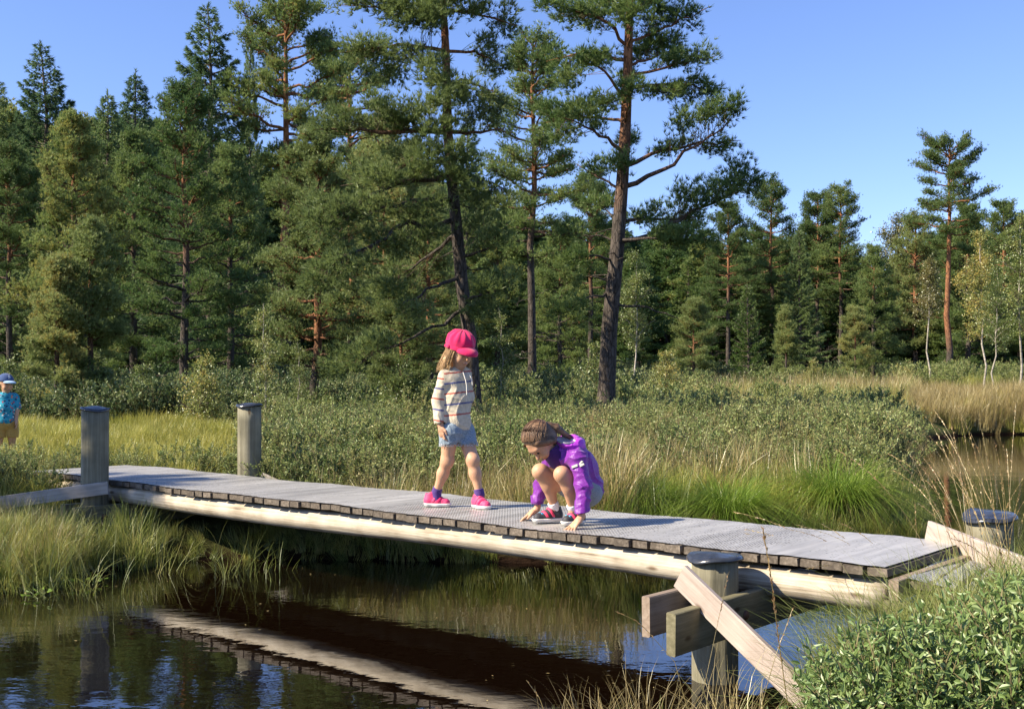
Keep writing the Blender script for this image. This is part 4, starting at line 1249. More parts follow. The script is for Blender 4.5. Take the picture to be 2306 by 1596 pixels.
# posts with caps
def post(t, n, top, r, capR, lean=(0, 0), wl=None, bottom=-.55, seed=1, name='post', tiltcap=(0, 0)):
    rr = np.random.default_rng(seed)
    p = BP(t, n, 0)
    mb = MB()
    zs = np.linspace(bottom, top - .004, 14)
    prof = [(0.001, bottom)] + [(r * (1 + rr.normal(0, .006)), z) for z in zs] + [(.001, top - .003)]
    lathe(mb, prof, n=32, jit=.008)
    V = np.concatenate(mb.V)
    # drying checks: a long split down one side
    ang = np.arctan2(V[:, 1], V[:, 0]); a0 = rr.uniform(-2.4, -1.2)
    j = np.argmin(np.abs(np.arange(32) * 2 * PI / 32 - (a0 % (2 * PI))))
    for q in range(len(prof)):
        if 1 < q < len(prof) - 1:
            V[q * 32 + j, :2] *= .93
    me = mesh_np(name, V, [(np.concatenate(v), kk[1]) for kk, v in mb.F.items()], [MAT['post']], True)
    o = link(name, me, bridge)
    o.location = Vector(p) - bridge.location
    o.rotation_euler = (lean[0], lean[1], 0)
    mb = MB()
    cr = capR
    n_ = 40
    prof = [(.0005, .026), (cr * .3, .024), (cr * .62, .017), (cr * .82, .010), (cr * .90, .0125), (cr * .97, .004), (cr, -.004), (cr * .985, -.010), (cr * .8, -.003), (.001, -.001)]
    lathe(mb, prof, n=n_)
    V = np.concatenate(mb.V)
    a = np.arctan2(V[:, 1], V[:, 0]); rr_ = np.hypot(V[:, 0], V[:, 1])
    V[:, 2] += (rr_ / cr) ** 2 * (.006 * np.sin(a * 2 + seed) + .004 * np.sin(a * 3 + 2 * seed)) + .003 * np.sin(V[:, 0] * 40 + seed) * (rr_ / cr)
    me = mesh_np('post_cap', V, [(np.concatenate(v), kk[1]) for kk, v in mb.F.items()], [MAT['cap_black']], True)
    c = link('post_cap', me, o)
    c.location = (0, 0, top + .004)
    c.rotation_euler = (tiltcap[0], tiltcap[1], 0)
    return o
def tn(X, Y):
    p = np.array([X, Y, 0]); return float(p @ DD), float(p @ NN)
P1 = tn(-3.46, 9.20); P2p = tn(-2.354, 9.96); P3 = tn(.967, 5.29); P4 = tn(2.47, 5.74)
post(*P1, 1.182, .108, .122, seed=1, tiltcap=(.03, .05), lean=(0, .006))
post(*P2p, 1.195, .104, .122, seed=2, tiltcap=(-.02, -.03))
post(*P3, .575, .110, .137, seed=3, tiltcap=(-.02, .0))
post(*P4, .715, .112, .137, seed=4, tiltcap=(.10, -.06))
# paired cross beams bolted on either side of the posts
def beams(tp, nlo, nlo2, nhi, mats, zt=.415, h=.185):
    piece('cross_beam', BP(tp + .135, nlo, zt - h / 2), BP(tp + .135, nhi, zt - h / 2), .045, h, mats[0], bridge, bev=.005)
    piece('cross_beam', BP(tp - .137, nlo2, zt - h / 2 + .004), BP(tp - .137, nhi, zt - h / 2 + .004), .045, h, mats[1], bridge, bev=.005)
beams(P3[0], 4.03, 4.24, 6.3, (MAT['beam'], MAT['beam_pink']), zt=.425)
beams(P1[0], 4.40, 4.44, 6.2, (MAT['beam'], MAT['beam']), zt=.40, h=.19)
# bolts on the front beam
mb = MB(); lathe(mb, [(.001, .012), (.014, .012), (.016, .008), (.022, .006), (.022, 0)], n=14)
for (tp, n_, z) in [(P3[0] + .158, P3[1] + .01, .325), (P1[0] + .158, P1[1], .31)]:
    b_ = link('bolt', mb.mesh('bolt', [mat_plain('rusty_bolt', (.12, .06, .035), .7)], True), bridge)
    b_.location = Vector(BP(tp, n_, z)) - bridge.location
    b_.rotation_euler = Vector(DD).to_track_quat('Z', 'Y').to_euler()
# end frame of the deck at the right: header and short upright
piece('end_header', BP(T1 + .035, N0 - .03, .535 - .035), BP(T1 + .035, N1 + .05, .535 - .035), .045, .09, MAT['beam_pink'], bridge)
piece('end_upright', BP(T1 + .040, N0 - .02, .45), BP(T1 + .040, N0 - .02, -.2), .10, .045, MAT['beam'], bridge, up=tuple(NN))
# sloping rail boards fixed to the near posts, running down to the banks
def W(u, v, Y): return np.array([XY(u, Y), Y, HZ(v, Y)])
piece('rail_board', W(1533, 1296, 5.00), W(1870, 1628, 4.40), .030, .118, MAT['rail'], bridge, bev=.004, label='pale pinkish board slanting down from the near right post')
piece('rail_board', W(243, 1098, 9.04), W(-60, 1140, 9.0), .030, .104, MAT['rail_grey'], bridge, bev=.004, label='grey board running left from the near left post')
piece('rail_board', W(2090, 1196, 5.78), W(2330, 1290, 5.25), .030, .115, MAT['rail'], bridge, bev=.004, label='pale board behind the capped post at the right end')
piece('rail_board', W(588, 1075, 9.9), W(690, 1125, 9.75), .030, .10, MAT['rail_grey'], bridge, bev=.004)

# the low boardwalk that goes on from the right end of the bridge to the bank
bw = empty('boardwalk', tuple(BP(-1.5, 5.3, .4)))
tag(bw, 'short netted boardwalk sloping down from the right end of the footbridge', 'boardwalk')
D2 = unit(np.array([.82, -.55, -.16]))
S2 = unit(np.cross((0, 0, 1.), D2))
o2 = BP(T1 + .03, 5.33, .520)
for i in range(18):
    c = o2 + D2 * (.03 + i * .1065)
    piece('board', c - S2 * (.47 + rng.uniform(-.01, .01)), c + S2 * (.47 + rng.uniform(-.01, .01)), .098, .034, MAT['deck_wood'], bw, bev=.005)
V = []
tt = np.arange(-.03, 1.90, .0355); nn = np.linspace(-.465, .465, 8)
for x in tt:
    for y in nn:
        V.append(o2 + D2 * x + S2 * y + np.array([0, 0, .0215 + rng.normal(0, .001)]))
V = np.array(V) - np.array(bw.location); k = len(nn)
a = (np.arange(len(tt) - 1) * k)[:, None] + np.arange(k - 1)[None]
F = np.stack([a, a + k, a + k + 1, a + 1], -1).reshape(-1, 4)
link('wire_netting', mesh_np('wire_netting', V, [(F, 0)], [MAT['net']], True), bw)
for sgn in (-1, 1):
    piece('bearer', o2 + S2 * .40 * sgn - np.array([0, 0, .065]), o2 + D2 * 1.9 + S2 * .40 * sgn - np.array([0, 0, .065]), .07, .09, MAT['beam'], bw)
# ---------------------------------------------------------------- bodies and clothes as blended volumes
class SDF:
    def __init__(self, lo, hi, h):
        self.lo = np.array(lo, float); self.h = h
        self.n = np.ceil((np.array(hi) - self.lo) / h).astype(int) + 1
        self.d = np.full(self.n, 1.0, np.float32)
    def _box(self, lo, hi):
        i0 = np.maximum(np.floor((np.array(lo) - self.lo) / self.h).astype(int), 0)
        i1 = np.minimum(np.ceil((np.array(hi) - self.lo) / self.h).astype(int) + 1, self.n)
        return i0, i1
    def _grid(self, i0, i1):
        ax = [self.lo[k] + self.h * np.arange(i0[k], i1[k]) for k in range(3)]
        return np.stack(np.meshgrid(*ax, indexing='ij'), -1).astype(np.float32)
    def _apply(self, lo, hi, fn, k, op):
        m = max(k * 1.5, .012) + 2 * self.h
        i0, i1 = self._box(np.array(lo) - m, np.array(hi) + m)
        if (i1 <= i0).any(): return self
        s = tuple(slice(a, b) for a, b in zip(i0, i1))
        p = fn(self._grid(i0, i1)); a = self.d[s]
        if op == 'add':
            if k > 0:
                hh = np.clip(.5 + .5 * (a - p) / k, 0, 1)
                r = a * (1 - hh) + p * hh - k * hh * (1 - hh)
            else: r = np.minimum(a, p)
        elif op == 'sub':
            p = -p
            if k > 0:
                hh = np.clip(.5 - .5 * (a - p) / k, 0, 1)
                r = a * (1 - hh) + p * hh + k * hh * (1 - hh)
            else: r = np.maximum(a, p)
        self.d[s] = r
        return self
    def cap(self, a, b, ra, rb=None, k=.02, op='add'):
        a = np.array(a, np.float32); b = np.array(b, np.float32); rb = ra if rb is None else rb
        def fn(P):
            ba = b - a; t = np.clip(((P - a) @ ba) / max(float(ba @ ba), 1e-9), 0, 1)
            return np.linalg.norm(P - a - t[..., None] * ba, axis=-1) - (ra + (rb - ra) * t)
        R_ = max(ra, rb)
        return self._apply(np.minimum(a, b) - R_, np.maximum(a, b) + R_, fn, k, op)
    def chain(self, pts, rs, k=.02, op='add'):
        for i in range(len(pts) - 1):
            self.cap(pts[i], pts[i + 1], rs[i], rs[i + 1], k, op)
        return self
    def ell(self, c, r, axes=None, k=.02, op='add'):
        c = np.array(c, np.float32); r = np.array(r, np.float32)
        A = np.eye(3, dtype=np.float32) if axes is None else np.array(axes, np.float32)
        def fn(P):
            q = (P - c) @ A.T
            k0 = np.linalg.norm(q / r, axis=-1); k1 = np.linalg.norm(q / (r * r), axis=-1)
            return k0 * (k0 - 1) / np.maximum(k1, 1e-6)
        R_ = float(r.max())
        return self._apply(c - R_, c + R_, fn, k, op)
    def rbox(self, c, r, axes=None, rad=.01, k=.01, op='add'):
        c = np.array(c, np.float32); r = np.array(r, np.float32) - rad
        A = np.eye(3, dtype=np.float32) if axes is None else np.array(axes, np.float32)
        def fn(P):
            q = np.abs((P - c) @ A.T) - r
            return np.linalg.norm(np.maximum(q, 0), axis=-1) + np.minimum(q.max(-1), 0) - rad
        R_ = float(np.linalg.norm(r)) + rad
        return self._apply(c - R_, c + R_, fn, k, op)
    def half(self, p, n, k=0.):
        """keep only the side that n points away from"""
        p = np.array(p, np.float32); n = unit(np.array(n, float)).astype(np.float32)
        hi = self.lo + self.h * self.n
        def fn(P): return -((P - p) @ n)
        return self._apply(self.lo, hi, fn, k, 'sub')
    def wrinkle(self, amp, fx, fy, fz, s=0.):
        G = self._grid(np.zeros(3, int), self.n)
        self.d += amp * (np.sin(G[..., 0] * fx + 2.1 * np.sin(G[..., 2] * fz * .37 + s) + s) * np.sin(G[..., 2] * fz + 1.7 * np.sin(G[..., 0] * fx * .5) + s * 2) * np.cos(G[..., 1] * fy + s)
                         + .6 * np.sin(G[..., 2] * fz * 2.3 + G[..., 0] * fx * 1.7 + s)).astype(np.float32)
        return self
    def creases(self, amp, f, s=0., ax=(1., .6, 1.3)):
        G = self._grid(np.zeros(3, int), self.n)
        x, y, z = G[..., 0] * f, G[..., 1] * f, G[..., 2] * f
        w1 = ax[0] * x + ax[1] * y + ax[2] * z + 1.8 * np.sin(.7 * z - .9 * x + s) + 1.1 * np.sin(1.3 * y + .8 * z + 2 * s)
        w2 = ax[2] * x - ax[1] * y - .8 * ax[0] * z + 1.6 * np.sin(.8 * x + .7 * z + 3 * s) + s
        self.d -= (amp * (1 - np.abs(np.sin(w1))) ** 2.2 + .6 * amp * (1 - np.abs(np.sin(w2))) ** 2.2 - .25 * amp).astype(np.float32)
        return self
    def mesh(self, name, mat):
        d = self.d; n = np.array(d.shape); s = d < 0
        c = [s[i:n[0] - 1 + i, j:n[1] - 1 + j, k:n[2] - 1 + k] for i in (0, 1) for j in (0, 1) for k in (0, 1)]
        cnt = sum(x.astype(np.int8) for x in c)
        act = np.argwhere((cnt > 0) & (cnt < 8))
        ind = np.full(n - 1, -1, np.int64); ind[tuple(act.T)] = np.arange(len(act))
        acc = np.zeros((len(act), 3)); w_ = np.zeros(len(act))
        for ax in range(3):
            o = [a for a in range(3) if a != ax]
            for u in (0, 1):
                for v in (0, 1):
                    off = np.zeros(3, int); off[o[0]] = u; off[o[1]] = v
                    p = act + off; q = p.copy(); q[:, ax] += 1
                    a = d[tuple(p.T)]; b = d[tuple(q.T)]
                    m = (a < 0) != (b < 0)
                    t = np.where(m, a / np.where(m, a - b, 1), 0)
                    pos = p.astype(float); pos[:, ax] += t
                    acc[m] += pos[m]; w_[m] += 1
        V = acc / w_[:, None] * self.h + self.lo
        Fs = []
        for ax in range(3):
            o = [(ax + 1) % 3, (ax + 2) % 3]
            sl0 = [slice(None)] * 3; sl1 = [slice(None)] * 3
            sl0[ax] = slice(0, -1); sl1[ax] = slice(1, None)
            a = s[tuple(sl0)]; b = s[tuple(sl1)]
            for sign in (0, 1):
                e = np.argwhere((a & ~b) if sign == 0 else (~a & b))
                e = e[(e[:, o[0]] > 0) & (e[:, o[1]] > 0) & (e[:, o[0]] < n[o[0]] - 1) & (e[:, o[1]] < n[o[1]] - 1)]
                if not len(e): continue
                def g(u, v):
                    p = e.copy(); p[:, o[0]] -= u; p[:, o[1]] -= v
                    return ind[tuple(p.T)]
                q = np.stack([g(1, 1), g(0, 1), g(0, 0), g(1, 0)], 1)
                Fs.append(q if sign == 0 else q[:, ::-1])
        F = np.concatenate(Fs); F = F[(F >= 0).all(1)]
        return mesh_np(name, V, [(F, 0)], [mat], True)

def frame(fwd, up):
    f = unit(np.array(fwd, float)); u = np.array(up, float); r = unit(np.cross(f, u)); u = np.cross(r, f)
    return np.array([r, f, u])          # rows: her right, forward, up
def loc_in(c, A, r, f, u):
    return np.array(c) + A[0] * r + A[1] * f + A[2] * u

def add_head(S_, c, A, s=1.):
    L = lambda r, f, u: loc_in(c, A, r * s, f * s, u * s)
    S_.ell(L(0, -.006, .028), np.array([.070, .086, .080]) * s, A, .02)
    S_.ell(L(0, .022, -.022), np.array([.054, .060, .070]) * s, A, .03)
    S_.ell(L(0, .052, -.078), np.array([.020, .018, .016]) * s, A, .03)
    for sg in (-1, 1):
        S_.ell(L(.030 * sg, .056, -.038), np.array([.022, .020, .022]) * s, A, .02)
        S_.ell(L(.070 * sg, -.002, -.012), np.array([.008, .017, .027]) * s, A, .006)
        S_.ell(L(.027 * sg, .088, .002), np.array([.014, .012, .009]) * s, A, .012, 'sub')
    S_.ell(L(0, .070, .024), np.array([.045, .014, .012]) * s, A, .02)
    S_.cap(L(0, .080, -.002), L(0, .096, -.026), .006 * s, .010 * s, .008)
    S_.ell(L(0, .080, -.057), np.array([.018, .008, .008]) * s, A, .008)

def add_hand(S_, wr, d, nrm, thumb, s=1., curl=(.5, .6, .7, .8), spread=.16):
    """d: wrist to knuckles; nrm: out of the back of the hand; thumb: +1/-1 side along cross(d, nrm)"""
    d = unit(np.array(d, float)); nrm = np.array(nrm, float); sd = unit(np.cross(d, nrm)); nrm = np.cross(sd, d)
    A = np.array([sd, d, nrm])
    P = lambda a, b, c: loc_in(wr, A, a * s, b * s, c * s)
    S_.ell(P(0, .036, 0), np.array([.029, .040, .014]) * s, A, .01)
    S_.cap(P(0, -.012, 0), P(0, .02, 0), .018 * s, .020 * s, .012)
    Ls = [(.024, .048), (.009, .055), (-.007, .051), (-.022, .040)]
    for i, (x, Lf) in enumerate(Ls):
        x *= thumb
        a0 = curl[i]; y0 = .068 - abs(i - 1.3) * .003
        fx = x * (1 + spread * 2)
        p0 = P(x, y0 - .012, 0); 
        dirx = (fx - x) / .05
        p1 = P(x + dirx * Lf * .5, y0 + Lf * .5 * math.cos(a0 * .5), -Lf * .5 * math.sin(a0 * .5))
        p2 = P(x + dirx * Lf, y0 + Lf * .5 * math.cos(a0 * .5) + Lf * .5 * math.cos(a0 * 1.5), -Lf * .5 * math.sin(a0 * .5) - Lf * .5 * math.sin(a0 * 1.5))
        S_.chain([p0, p1, p2], [.0082 * s, .0073 * s, .0060 * s], .003)
    S_.chain([P(.020 * thumb, .014, -.002), P(.038 * thumb, .036, -.010), P(.042 * thumb, .060, -.016)], [.011 * s, .009 * s, .007 * s], .005)

def shoe_meshes(heel, toe, upper_mat, sole_mat, strap_mats, parent, h=.0035, extra=None, tongue=None, ankle=None):
    """child's trainer: sole slab, rounded upper with collar, hook-and-loop straps"""
    heel = np.array(heel, float); toe = np.array(toe, float)
    f = unit(toe - heel); A = np.array([unit(np.cross(f, (0, 0, 1.))), f, (0, 0, 1.)])
    L = np.linalg.norm(toe - heel)
    P = lambda r, y, z: loc_in(heel, A, r, y, z)
    lo = np.minimum(heel, toe) - .07; hi = np.maximum(heel, toe) + .07; lo[2] = heel[2] - .02; hi[2] = heel[2] + .15
    U = SDF(lo, hi, h)
    U.chain([P(0, .035, .036), P(0, L * .5, .034), P(0, L - .040, .026)], [.032, .031, .030], .02)
    U.cap(P(0, .034, .05), P(0, .040, .080), .031, .028, .02)
    U.cap(P(0, L * .45, .045), P(0, .055, .078), .026, .026, .02)
    U.cap(P(0, .026, .03), P(0, .022, .085), .024, .012, .01)
    U.cap(P(0, .036, .10), P(0, .044, .075), .024, .021, .005, 'sub')
    U.half((0, 0, heel[2] + .018), (0, 0, -1))
    up = link('shoe', U.mesh('shoe', upper_mat), parent)
    So = SDF(lo, hi, h)
    So.chain([P(0, .034, .030), P(0, L * .5, .024), P(0, L - .036, .030)], [.038, .036, .037], .02)
    So.half((0, 0, heel[2] + .024), (0, 0, 1), .004)
    So.half((0, 0, heel[2] + .001), (0, 0, -1), .004)
    so_ = link('sole', So.mesh('sole', sole_mat), up)
    for i, sm in enumerate(strap_mats):
        y = L * (.62 - .17 * i); z = .058 + .014 * i
        St = SDF(lo, hi, h)
        St.chain([P(0, .035, .036), P(0, L * .5, .034), P(0, L - .040, .026)], [.035, .034, .033], .02)
        St.cap(P(0, L * .45, .045), P(0, .055, .078), .030, .030, .02)
        n_ = unit(A[1] * .9 + A[2] * -.45)
        c = P(0, y, z)
        St.half(c + n_ * .0085, n_, .003); St.half(c - n_ * .0085, -n_, .003)
        St.half((0, 0, heel[2] + .032), (0, 0, -1))
        link('strap', St.mesh('strap', sm), up)
    return up, A, P, L

def strands(parent, name, roots, ends, mat, n, r=.0016, mid=None, jit=.012, k=6, seed=1):
    rr = np.random.default_rng(seed)
    a = rr.uniform(0, 1, n); j = (a * (len(roots) - 1)).astype(int); f = (a * (len(roots) - 1) - j)[:, None]
    roots = np.array(roots); ends = np.array(ends)
    p0 = roots[j] * (1 - f) + roots[j + 1] * f + rr.normal(0, jit * .5, (n, 3))
    p1 = ends[j] * (1 - f) + ends[j + 1] * f + rr.normal(0, jit, (n, 3))
    t = np.linspace(0, 1, k)[None, :, None]
    P = p0[:, None] * (1 - t) + p1[:, None] * t
    if mid is not None:
        P = P + 4 * t * (1 - t) * np.array(mid)[None, None]
    P = P + rr.normal(0, .0025, P.shape) * t
    V, F = tubes(P, np.tile(np.linspace(r, r * .4, k), (n, 1)), 3)
    return link(name, mesh_np(name, V, [(F, 0)], [mat]), parent)
# ---------------------------------------------------------------- people
SK1 = mat_skin('fair_skin', (.56, .315, .19))
SK2 = mat_skin('child_skin', (.54, .30, .18))
DEN = mat_cloth('faded_denim', [(.3, (.11, .155, .20)), (.7, (.30, .36, .41))], .85, .35, (14, 14, 8), 160)
PINK = mat_cloth('pink_cotton', [(.3, (.50, .006, .075)), (.7, (.64, .014, .115))], .8, .25, (16, 16, 6), 300, .3)
HAIR1 = mat_hair('dark_blond_hair', [(.3, (.24, .14, .065)), (.55, (.46, .30, .15)), (.75, (.66, .48, .27))], (90, 90, 10))
HAIR2 = mat_hair('light_brown_hair', [(.3, (.075, .040, .022)), (.5, (.14, .080, .045)), (.72, (.25, .155, .09))], (14, 50, 50))
PSHOE = mat_cloth('pink_shoe', [(.3, (.55, .035, .12)), (.7, (.75, .07, .19))], .6, .2, (30, 30, 20), 200, .1, .4)
WSOLE = mat_plain('white_rubber', (.72, .70, .66), .5)
PSOCK = mat_cloth('purple_sock', [(.3, (.05, .025, .13)), (.7, (.10, .05, .22))], .9, .1)
EYE = mat_plain('dark_eye', (.03, .02, .015), .2)
LIP = mat_plain('lip', (.50, .20, .16), .5)

def mat_sweater():
    """cream knit with thin red and blue zigzag rows"""
    m, nt, o = new_mat('striped_knit')
    tc = nt.nodes.new('ShaderNodeTexCoord')
    sx = node(nt, 'ShaderNodeSeparateXYZ', {0: tc.outputs['Object']})
    M_ = lambda op, a, b=0., c=0.: node(nt, 'ShaderNodeMath', {0: a, 1: b, 2: c}, operation=op).outputs[0]
    # rows rise a little towards her left; sleeve rows sit lower, sloping the other way
    body = M_('MULTIPLY_ADD', sx.outputs[0], -.11, sx.outputs[2])
    slv = M_('MULTIPLY_ADD', sx.outputs[0], .14, sx.outputs[2])
    slv = M_('ADD', slv, .058)
    issl = M_('LESS_THAN', sx.outputs[0], -.094)
    z = node(nt, 'ShaderNodeMix', {0: issl, 2: body, 3: slv}).outputs[0]
    # tooth: knit zigzag along the row
    w_ = node(nt, 'ShaderNodeTexWave', {'Vector': coords(nt, (1, 1, 0)), 'Scale': 38.0}, bands_direction='X')
    z = M_('MULTIPLY_ADD', w_.outputs[1], .006, z)
    def stripe(zc, hw):
        d = M_('ABSOLUTE', M_('SUBTRACT', z, zc))
        return M_('LESS_THAN', d, hw)
    red = None; blue = None
    for zc in (.890, .757, .616):
        s_ = stripe(zc, .0048); red = s_ if red is None else M_('MAXIMUM', red, s_)
    for zc in (.824, .686):
        s_ = stripe(zc, .0052); blue = s_ if blue is None else M_('MAXIMUM', blue, s_)
    kn = node(nt, 'ShaderNodeTexWave', {'Vector': coords(nt, (1, 1, .55)), 'Scale': 75.0, 'Distortion': 2.0, 'Detail': 1.0}, bands_direction='DIAGONAL')
    n = node(nt, 'ShaderNodeTexNoise', {'Vector': coords(nt, (60, 60, 60)), 'Scale': 1.0, 'Detail': 3.0})
    base = ramp(nt, n.outputs[0], [(.3, (.48, .41, .30)), (.7, (.62, .55, .42))])
    m1 = node(nt, 'ShaderNodeMixRGB', {0: red, 1: base, 2: (.38, .05, .035, 1)})
    m2 = node(nt, 'ShaderNodeMixRGB', {0: blue, 1: m1.outputs[0], 2: (.04, .06, .22, 1)})
    p = node(nt, 'ShaderNodeBsdfPrincipled', {'Base Color': m2.outputs[0], 'Roughness': .95, 'Specular IOR Level': .1, 'Sheen Weight': .3})
    nf = node(nt, 'ShaderNodeTexNoise', {'Vector': coords(nt, (12, 12, 7)), 'Scale': 1.0, 'Detail': 2.0, 'Distortion': 1.0})
    b = node(nt, 'ShaderNodeBump', {'Height': kn.outputs[1], 'Strength': .45, 'Distance': .004})
    b2 = node(nt, 'ShaderNodeBump', {'Height': nf.outputs[0], 'Strength': .35, 'Distance': .03, 'Normal': b.outputs[0]})
    nt.links.new(b2.outputs[0], p.inputs['Normal'])
    nt.links.new(p.outputs[0], o.inputs[0])
    return m

def face_bits(parent, c, A, s=1.):
    L = lambda r, f, u: loc_in(c, A, r * s, f * s, u * s)
    for sg in (-1, 1):
        S_ = SDF(L(.027 * sg, .078, .001) - .02, L(.027 * sg, .078, .001) + .02, .002)
        S_.ell(L(.027 * sg, .0775, .001), np.array([.0115, .006, .0055]) * s, A, 0)
        link('eye', S_.mesh('eye', EYE), parent)
        S_ = SDF(L(.027 * sg, .078, .018) - .025, L(.027 * sg, .078, .018) + .025, .002)
        S_.cap(L(.014 * sg, .0825, .016), L(.040 * sg, .074, .017), .0028, .002, 0)
        link('eyebrow', S_.mesh('eyebrow', HAIR2), parent)
    S_ = SDF(L(0, .085, -.055) - .03, L(0, .085, -.055) + .03, .002)
    S_.chain([L(-.019, .077, -.054), L(0, .0885, -.058), L(.019, .077, -.054)], [.0025, .0042, .0025], .002)
    link('mouth', S_.mesh('mouth', LIP), parent)

# --- girl standing in the pink cap (own coordinates: x right, y away from the camera, z up, feet on the deck)
g1 = empty('person', (-.347, 7.295, DECK + .008))
tag(g1, 'child walking on the bridge in pink cap, striped cream sweater and denim shorts', 'person')
Fd = np.array([.753, -.658, 0]); Rt = np.array([-.658, -.753, 0])
pel = np.array([-.018, .0, .535])
hR = pel + .055 * Rt + (0, 0, -.035); hL = pel - .055 * Rt + (.008, 0, -.035)
kR = np.array([-.078, -.015, .305]); aR = np.array([-.152, .045, .095])
kL = np.array([.090, -.045, .315]); aL = np.array([.135, -.055, .095])
nk = np.array([-.015, -.005, .905]); hd = np.array([.004, -.020, 1.022])
HA = frame((.62, -.74, -.30), (.18, -.22, .95))
sR = np.array([-.086, -.045, .868]); eR = np.array([-.132, -.045, .700]); wR = np.array([-.118, -.080, .548])
sL = np.array([.040, .045, .874]); eL = np.array([.052, .065, .720]); wL = np.array([.035, .085, .600])
B = SDF((-.26, -.28, -.01), (.30, .26, 1.18), .0048)
B.chain([hR, kR], [.060, .040], .03).chain([kR, kR * .6 + aR * .4 + (0, .006, 0), aR], [.038, .036, .023], .03)
B.chain([hL, kL], [.060, .040], .03).chain([kL, kL * .6 + aL * .4 + (-.002, .006, 0), aL], [.038, .036, .023], .03)
B.ell(kR + (.012, -.014, .0), (.03, .026, .034), None, .02); B.ell(kL + (.012, -.014, .0), (.03, .026, .034), None, .02)
for a_, fd in ((aR, unit(np.array([1., -.15, 0]))), (aL, unit(np.array([.62, -.78, 0])))):
    B.chain([a_, a_ * (1, 1, 0) + (0, 0, .05), a_ * (1, 1, 0) + (0, 0, .036) + fd * .03], [.024, .022, .016], .01)
B.ell(pel, (.088, .075, .075), None, .03)
B.chain([pel, pel * .5 + nk * .5 + (-.005, .01, 0), nk - (0, 0, .09)], [.070, .058, .052], .03)
B.cap(sR, sL, .032, .032, .03)
B.cap(nk - (0, 0, .06), hd - (0, 0, .02), .034, .034, .02)
add_head(B, hd, HA, 1.0)
B.chain([sR, eR, wR], [.030, .026, .020], .015)
B.chain([sL, eL, wL], [.028, .024, .018], .015)
add_hand(B, wR + (.002, -.004, -.012), (.12, -.05, -1), (-.7, -.5, 0), -1, .95, (.5, .7, .8, .9), .1)
add_hand(B, wL + (0, 0, -.012), (-.1, -.1, -1), (.8, .5, 0), 1, .95)
link('body', B.mesh('body', SK1), g1)
face_bits(g1, hd, HA)
# sweater
Sw = SDF((-.28, -.24, .48), (.24, .24, 1.0), .0042)
Sw.ell((-.022, 0, .545), (.100, .090, .10), None, .03)
Sw.chain([(-.022, 0, .60), (-.025, .0, .72), (-.022, .0, .83)], [.092, .088, .076], .035)
Sw.ell((-.020, 0, .855), (.090, .066, .055), frame(Fd, (0, 0, 1)), .05)
Sw.chain([sR, eR + (-.002, 0, 0), wR + (-.002, .002, .022)], [.046, .043, .039], .02)
Sw.chain([sL, eL, wL + (0, 0, .03)], [.042, .040, .036], .02)
Sw.ell(nk + (0, .022, .0), (.062, .050, .030), None, .025)       # hood folded behind the neck
Sw.cap(nk + Fd * .035 + (0, 0, .03), nk + Fd * .095 - (0, 0, .035), .030, .012, .01, 'sub')
Sw.cap(nk + (0, 0, .0), nk + (0, 0, .09), .036, .050, .008, 'sub')
Sw.wrinkle(.0010, 34, 30, 26, .6)
Sw.creases(.0055, 19., .3, (1.2, .8, .5))
nw = unit(wR - eR)
Sw.cap(wR + nw * .004, wR + nw * .10, .036, .05, .004, 'sub')
Sw.cap(wL + (0, 0, -.005), wL + (0, 0, -.07), .036, .05, .004, 'sub')
Sw.ell((-.02, 0, .455), (.115, .10, .055), None, .006, 'sub')
Sw.half((0, 0, .508), (.05, 0, -1), .004)
link('sweater', Sw.mesh('sweater', mat_sweater()), g1)
mbs = MB()
for q0, q1 in ((nk + Fd * .078 + Rt * .022 + (0, 0, -.018), nk + Fd * .112 + Rt * .024 + (0, 0, -.165)), (nk + Fd * .078 - Rt * .022 + (0, 0, -.018), nk + Fd * .112 - Rt * .030 + (0, 0, -.10))):
    P_ = resample([q0, (q0 + q1) / 2 + Fd * .014, q1], 6)
    V, F = tubes(P_[None], np.full((1, 6), .0032), 6); mbs.add(V, F)
link('drawstring', mbs.mesh('drawstring', [mat_plain('cream_cord', (.72, .68, .6), .9)], True), g1)
# shorts
Sh = SDF((-.2, -.2, .36), (.2, .2, .60), .004)
Sh.ell(pel + (0, 0, -.01), (.092, .080, .085), None, .03)
Sh.cap(hR + (0, 0, -.0), hR * .52 + kR * .48, .074, .066, .03); Sh.cap(hL, hL * .55 + kL * .45, .074, .066, .03)
dR = unit(kR - hR); dL = unit(kL - hL)
Sh.half((0, 0, .415), (0, 0, -1), .003)
Sh.cap(hR + dR * .075, kR, .056, .056, .004, 'sub'); Sh.cap(hL + dL * .075, kL, .056, .056, .004, 'sub')
Sh.cap((-.006, -.12, .415), (-.002, .12, .437), .009, .004, .006, 'sub')
Sh.creases(.004, 34., 1.)
link('shorts', Sh.mesh('shorts', DEN), g1)
# frayed hem threads
V_ = []
rr_ = np.random.default_rng(3)
for hp, dp in ((hR, dR), (hL, dL)):
    for q in range(90):
        a = rr_.uniform(0, 2 * PI); c_ = hp + dp * ((hp[2] - .416) / -dp[2])
        p = c_ + np.array([math.cos(a) * .0655, math.sin(a) * .0655, .004])
        V_.append([p, p + (rr_.normal(0, .002), rr_.normal(0, .002), -.008), p + (rr_.normal(0, .004), rr_.normal(0, .004), -.016)])
V, F = tubes(np.array(V_), np.full((len(V_), 3), .0011), 3)
link('frayed_hem', mesh_np('frayed_hem', V, [(F, 0)], [mat_plain('white_thread', (.62, .64, .66), .9)]), g1)
